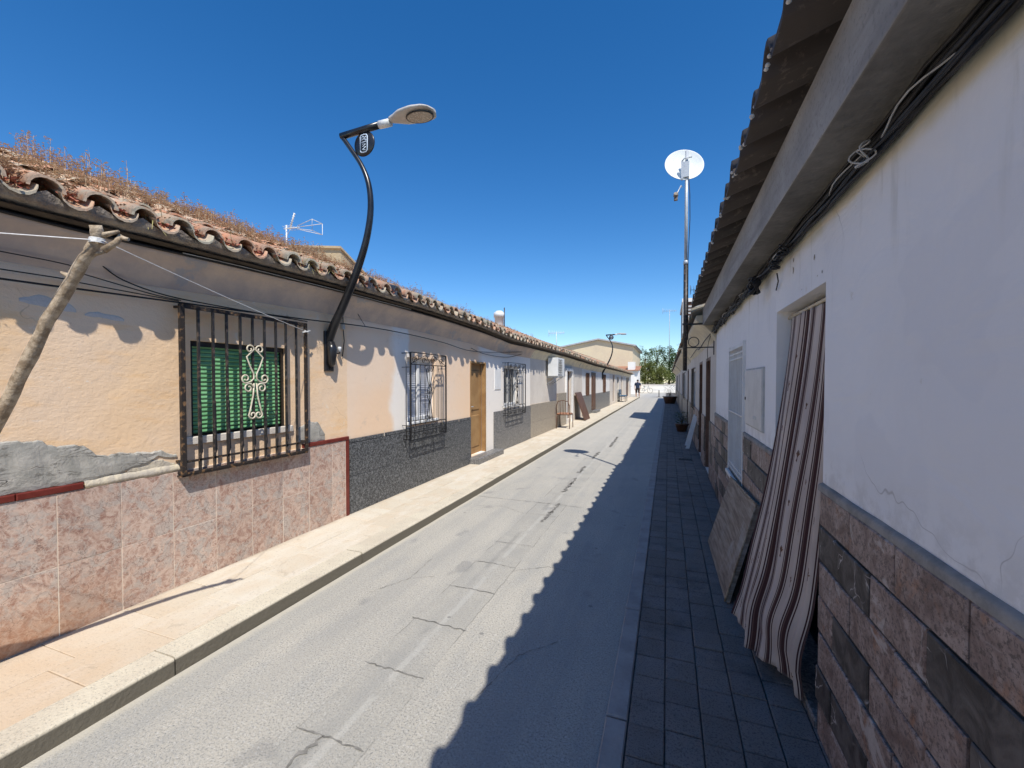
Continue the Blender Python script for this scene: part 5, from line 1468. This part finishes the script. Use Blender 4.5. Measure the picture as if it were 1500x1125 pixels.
g = MB(); g.box(b0[0]-3,b1[0]+.3,54,57.9,0,b1[2]-1.0); g.box(b1[0]-.9,b1[0]-.1,53.9,55.5,0,b1[2]); g.build('wall', M['whitewall'], t)
g = MB(); g.box(b0[0]-2,b0[0]+.2,53.95,54.0,0,2.1); g.build('opening', M['brown'], t)
g = MB(); g.quad((b0[0]-3.2,53.6,b1[2]-1.02),(b1[0]+.5,53.6,b1[2]-1.02),(b1[0]+.5,58,b1[2]-.4),(b0[0]-3.2,58,b1[2]-.4)); g.box(b0[0]-3.2,b1[0]+.5,53.6,53.7,b1[2]-1.1,b1[2]-1.0); g.build('roof', M['orange'], t)
# low boundary wall across the square
t = thing('low_white_wall', 'low sunlit white wall across the square behind the person', 'wall', (-2,62,0))
g = MB(); g.box(-4.2,3.5,62,62.3,0,1.05); g.build('wall_body', M['whitewall'], t)
g = MB(); g.box(-4.25,3.55,61.95,62.35,1.05,1.12); g.build('coping', M['warmwall'], t)
# wooden counter and post at porch
t = thing('boarded_counter', 'reddish brown boarded box beside the last left house', 'counter', (-4.0,46,0))
g = MB(); pa = U(917,578,Z=0); pb = U(928,578,Z=0); 
g.box(pa[0]-.3,pb[0],47,47.6,0,1.0); g.build('boards', M['orange'], t)
g = MB(); g.box(pa[0]-.35,pb[0]+.05,46.93,47.66,1.0,1.06); g.build('top', M['brown'], t)
t = thing('porch_canopy', 'shaded porch canopy on pale posts at the end of the left houses', 'canopy', (-4.2,44.5,0))
for k, (x_, y_) in enumerate(((-3.55,43.2),(-3.75,46.3),(-6.6,43.2),(-6.6,46.3))):
    g = MB(); g.box(x_-.08,x_+.08,y_-.08,y_+.08,0,2.3); g.build('post', M['warmwall'], t)
g = MB(); g.quad((-3.3,42.9,2.3),(-7,42.9,2.75),(-7,46.7,2.75),(-3.3,46.7,2.3)); g.quad((-3.3,42.9,2.36),(-3.3,46.7,2.36),(-7,46.7,2.81),(-7,42.9,2.81)); g.quad((-3.3,42.9,2.3),(-3.3,46.7,2.3),(-3.3,46.7,2.36),(-3.3,42.9,2.36)); g.quad((-3.3,42.9,2.3),(-3.3,42.9,2.36),(-7,42.9,2.81),(-7,42.9,2.75)); g.build('roof', M['barrel'], t)
# blue bench outside end house
def bench(x, y, z, label):
    t = thing('street_bench', label, 'bench', (x,y,z))
    g = MB(); 
    for k in range(3): g.box(x-.22+k*.15,x-.1+k*.15,y-.8,y+.8,z+.42,z+.46)
    g.build('seat', M['blue'], t)
    g = MB()
    for k in range(3): g.box(x-.25,x-.22,y-.8,y+.8,z+.52+k*.13,z+.62+k*.13)
    g.build('backrest', M['blue'], t)
    for s in (-1,1):
        g = MB(); g.box(x-.24,x-.20,y+s*.65-.03,y+s*.65+.03,z,z+.85); g.box(x+.16,x+.20,y+s*.65-.03,y+s*.65+.03,z,z+.42); g.box(x-.2,x+.16,y+s*.65-.03,y+s*.65+.03,z+.38,z+.42); g.build('leg', M['iron'], t)
bench(-3.0, 31.5, ZS, 'blue bench in front of the last left house')
# round white table
t = thing('round_table', 'round white table standing in the open square', 'table', (-.8,44,0))
g = MB(); lathe(g, (-.8,44,.70), [(0,0),(.55,0),(.57,.02),(.55,.04),(0,.04)], 24); g.build('top', M['plasticw'], t)
g = MB(); lathe(g, (-.8,44,0), [(0,0),(.26,0),(.26,.03),(.04,.05),(.04,.70),(0,.70)], 14); g.build('pedestal', M['iron'], t)
# bicycle by low wall
def bicycle(x, y, z, label):
    t = thing('bicycle', label, 'bicycle', (x,y,z)); r_ = .33
    for s in (-.52,.52):
        g = MB(); g.tube([(x+s+r_*cos(a), y, z+r_+r_*sin(a)) for a in [2*pi*i/20 for i in range(21)]], .02, 6)
        wl = g.build('wheel', M['blackiron'], t)
        g = MB()
        for i in range(8): a = 2*pi*i/8; g.tube([(x+s,y,z+r_),(x+s+r_*cos(a),y,z+r_+r_*sin(a))], .003, 4)
        g.build('spokes', M['galv'], wl)
    g = MB(); A_, B_, C_, D_ = (x-.52,y,z+r_),(x-.08,y,z+r_-.02),(x-.2,y,z+.80),(x+.36,y,z+.82)
    for p, q in ((A_,B_),(A_,C_),(B_,C_),(C_,D_),(B_,D_),(D_,(x+.52,y,z+r_))): g.tube([p,q], .018, 6)
    g.build('frame', M['blue'], t)
    g = MB(); g.tube([(x-.3,y,z+.9),(x-.08,y,z+.89)], [.06,.025], 8); g.build('saddle', M['blackiron'], t)
    g = MB(); g.tube([(x+.30,y-.25,z+.98),(x+.36,y,z+.95),(x+.30,y+.25,z+.98)], .014, 6); g.tube([D_,(x+.35,y,z+.95)], .014, 6); g.build('handlebar', M['blackiron'], t)
bicycle(-2.7, 58.5, 0, 'distant bicycle parked before the low white wall')

def skin_body(name, joints, edges, mat, parent, org, sub=1):
    me = bpy.data.meshes.new(name); keys = list(joints)
    v = [tuple(joints[k][0][i]-org[i] for i in range(3)) for k in keys]
    me.from_pydata(v, [(keys.index(a), keys.index(b)) for a, b in edges], []); me.update()
    me.materials.append(mat)
    o = bpy.data.objects.new(name, me); col.objects.link(o); o.parent = parent
    sm = o.modifiers.new('skin', 'SKIN'); sm.use_smooth_shade = True
    lay = me.skin_vertices[0].data if me.skin_vertices else None
    return o, keys, sm
def make_person(x, y, z, label):
    t = thing('person', label, 'person', (x,y,z))
    def P(a, b, c): return (x+a, y+b, z+c)
    J = {'pel':(P(0,0,.93),.115),'bel':(P(0,.0,1.08),.12),'che':(P(0,.0,1.28),.135),'sho':(P(0,0,1.42),.10),'nec':(P(0,0,1.49),.05),'hd0':(P(0,-.01,1.56),.075),'hd1':(P(0,-.015,1.66),.08),
         'hl':(P(-.10,0,.90),.09),'kl':(P(-.12,-.03,.50),.06),'al':(P(-.13,.02,.09),.04),'tl':(P(-.14,-.12,.04),.035),
         'hr':(P(.10,0,.90),.09),'kr':(P(.12,-.06,.50),.06),'ar':(P(.14,-.01,.09),.04),'tr':(P(.16,-.15,.04),.035),
         'sl':(P(-.19,0,1.40),.055),'el':(P(-.26,.03,1.13),.04),'wl':(P(-.25,-.05,.90),.028),'ml':(P(-.25,-.07,.82),.03),
         'sr':(P(.19,0,1.40),.055),'er':(P(.27,.03,1.14),.04),'wr':(P(.24,-.08,.95),.028),'mr':(P(.23,-.11,.88),.03)}
    for s, sg in (('l',-1),('r',1)):
        bx, bz = (-.25,.80) if s == 'l' else (.23,.86); by = -.08 if s == 'l' else -.12
        for k in range(4): J['f%s%d'%(s,k)] = (P(bx+(k-1.5)*.009, by-.012*(k-1.5), bz-.055-.008*(1-abs(k-1.5)/2)), .008)
        J['t'+s] = (P(bx-sg*.028, by-.03, bz-.01), .009)
    E = [('pel','bel'),('bel','che'),('che','sho'),('sho','nec'),('nec','hd0'),('hd0','hd1'),('pel','hl'),('hl','kl'),('kl','al'),('al','tl'),('pel','hr'),('hr','kr'),('kr','ar'),('ar','tr'),
         ('sho','sl'),('sl','el'),('el','wl'),('wl','ml'),('sho','sr'),('sr','er'),('er','wr'),('wr','mr')]
    for s in 'lr':
        E += [('m'+s,'f%s%d'%(s,k)) for k in range(4)]+[('m'+s,'t'+s)]
    o, keys, sm = skin_body('body', J, E, M['skin'], t, (x,y,z))
    me = o.data; 
    if not me.skin_vertices:
        bpy.context.view_layer.objects.active = o; o.select_set(True)
    bpy.context.view_layer.update()
    lay = me.skin_vertices[0].data if me.skin_vertices else me.attributes.new('skin','FLOAT','POINT')
    for i, k in enumerate(keys):
        r_ = J[k][1]
        try: lay[i].radius = (r_, r_*(.75 if k in ('bel','che','pel','sho') else 1)); lay[i].use_root = (k == 'pel')
        except Exception: pass
    sb = o.modifiers.new('sub','SUBSURF'); sb.levels = 1; sb.render_levels = 1
    # clothes as close shells
    g = MB()
    def ell(c, rx, ry, m=0): return [(c[0]+rx*cos(2*pi*k/14), c[1]+ry*sin(2*pi*k/14), c[2]) for k in range(14)]
    def loft(rings):
        for a, b in zip(rings, rings[1:]):
            for k in range(14): k2 = (k+1) % 14; g.quad(a[k],a[k2],b[k2],b[k], sm=True)
    loft([ell(P(0,0,.86),.185,.13),ell(P(0,0,1.0),.175,.125),ell(P(0,0,1.2),.185,.13),ell(P(0,0,1.36),.20,.125),ell(P(0,0,1.45),.13,.09),ell(P(0,0,1.49),.06,.06)])
    for s in (-1,1): g.tube([P(s*.15,0,1.42),P(s*.21,.01,1.34),P(s*.245,.02,1.18)], [.075,.07,.062], 10)
    g.build('shirt', M['navy'], t)
    g = MB(); loft([ell(P(0,0,.97),.17,.125),ell(P(0,0,.88),.185,.135),ell(P(0,0,.80),.19,.13)])
    for s, ky in ((-1,-.03),(1,-.06)): g.tube([P(s*.10,0,.88),P(s*.115,ky*.6,.66),P(s*.12,ky,.50)], [.105,.095,.085], 12)
    g.build('shorts', M['blackcloth'], t)
    g = MB(); lathe(g, P(0,.005,1.62), [(.02,.11),(.06,.10),(.085,.06),(.09,.0),(.082,-.05)], 14); g.build('hair', M['hair'], t)
    for s, yy in ((-1,0),(1,-.03)):
        g = MB(); g.tube([P(s*.13,yy+.06,.04),P(s*.14,yy-.06,.04),P(s*.15,yy-.16,.03)], [.045,.048,.035], 8); g.build('shoe', M['blackcloth'], t)
    return t
pp = U(934,583,Z=0)
make_person(pp[0], pp[1], 0, 'person in dark blue top and black shorts standing in the sunlit end of the street')

# trees
def tree(loc, h, r, label, m, seed, n=3200, name='tree', low=.18):
    rr = random.Random(seed); x, y, z = loc; t = thing(name, label, 'tree', loc, 'trees beyond the square')
    g = MB(); g.tube([(x,y,z),(x+.1,y,z+h*.3),(x+.05,y+.1,z+h*.75)], [r*.10,r*.075,r*.03], 8)
    clumps = []
    for k in range(34):
        zz = lerp(low, .97, rr.random()**.9); w = r*(1-abs(zz-.5)*1.1)**.6; a = rr.uniform(0,6.28); q = w*sqrt(rr.random())
        c = (x+q*cos(a), y+q*sin(a), z+h*zz, r*rr.uniform(.20,.42)); clumps.append(c)
        if k % 3 == 0: g.tube([(x+.05,y,z+h*zz*.6),(c[0],c[1],c[2])], [r*.03,r*.008], 5)
    g.build('trunk', M['trunk'], t)
    g = MB()
    for _ in range(n):
        c = rr.choice(clumps); u = rr.gauss(0,1), rr.gauss(0,1), rr.gauss(0,1); L_ = sqrt(sum(k*k for k in u)) or 1; q = c[3]*rr.random()**.4
        p = [c[i]+u[i]/L_*q*(1.35 if i == 2 else 1) for i in range(3)]; s = rr.uniform(.06,.15)*r/2.2
        a, b = rr.uniform(0,6.28), rr.uniform(-1,1)
        d1 = (cos(a)*s, sin(a)*s, b*s); d2 = (-sin(a)*s*.6, cos(a)*s*.6, rr.uniform(-.6,.6)*s)
        g.quad(tuple(p[i]-d1[i] for i in range(3)), tuple(p[i]-d2[i] for i in range(3)), tuple(p[i]+d1[i] for i in range(3)), tuple(p[i]+d2[i] for i in range(3)))
    g.build('crown', m, t)
specs = [(-3.9,80,7.6,2.0,'dark bushy tree next to the gabled hall','leafd'),(-2.0,84,8.2,2.0,'tallest olive green tree behind the square','leafy'),
         (.2,82,7.6,2.2,'dark green tree in the middle of the gap','leafd'),(-3.1,72,4.8,1.6,'low olive coloured tree above the white annex','leafy'),
         (-1.3,71,4.2,1.8,'yellowish low tree behind the low white wall','leafy'),(1.7,74,6.6,2.1,'green tree touching the right hand roofs','leafd'),(3.8,80,8.0,2.6,'far tree hidden by the right houses edge','leafd')]
for i, (x_, y_, h_, r_, lb_, mm) in enumerate(specs): tree((x_,y_,0), h_, r_, lb_, M[mm], 20+i)

# ------------------------------------------------------------------ light, sky, camera
SA, SB = .45, .57
sv = (SA, -SB, 1.0)
el = math.atan(1/hypot(SA, SB)); rot = atan2(SA, -SB)
w = bpy.data.worlds.new('World'); scn.world = w; w.use_nodes = True
nt = w.node_tree; nt.nodes.clear()
sk = nt.nodes.new('ShaderNodeTexSky'); sk.sky_type = 'NISHITA'; sk.sun_disc = False; sk.sun_elevation = el; sk.sun_rotation = rot
sk.altitude = 600; sk.air_density = 1.0; sk.dust_density = .25; sk.ozone_density = 3.0
bg = nt.nodes.new('ShaderNodeBackground'); bg.inputs[1].default_value = .14
ou = nt.nodes.new('ShaderNodeOutputWorld'); hs = nt.nodes.new('ShaderNodeHueSaturation'); hs.inputs['Saturation'].default_value = 1.34; hs.inputs['Hue'].default_value = .5035; hs.inputs['Value'].default_value = .93; nt.links.new(sk.outputs[0], hs.inputs['Color']); nt.links.new(hs.outputs[0], bg.inputs[0]); nt.links.new(bg.outputs[0], ou.inputs[0])
sd = bpy.data.lights.new('sun', 'SUN'); sd.energy = 4.2; sd.angle = radians(.53); sd.color = (1,.95,.87)
so = bpy.data.objects.new('sun', sd); col.objects.link(so)
from mathutils import Vector, Matrix
so.rotation_euler = Vector(sv).to_track_quat('Z','Y').to_euler(); so.location = (3,-4,8)

cd = bpy.data.cameras.new('camera'); cd.sensor_width = 36; cd.lens = F/1500*36; cd.clip_end = 1000; cd.clip_start = .02
cd.shift_y = (CY-562.5)/1500
co = bpy.data.objects.new('camera', cd); col.objects.link(co)
m3 = Matrix(((RT[0],UP[0],-FW[0]),(RT[1],UP[1],-FW[1]),(RT[2],UP[2],-FW[2])))
co.matrix_world = Matrix.Translation((0,0,CAMZ)) @ m3.to_4x4()
scn.camera = co
scn.view_settings.view_transform = 'Standard'; scn.view_settings.look = 'None'; scn.view_settings.exposure = 0.33; scn.view_settings.gamma = 1
scn.cycles.max_bounces = 8; scn.cycles.use_denoising = True
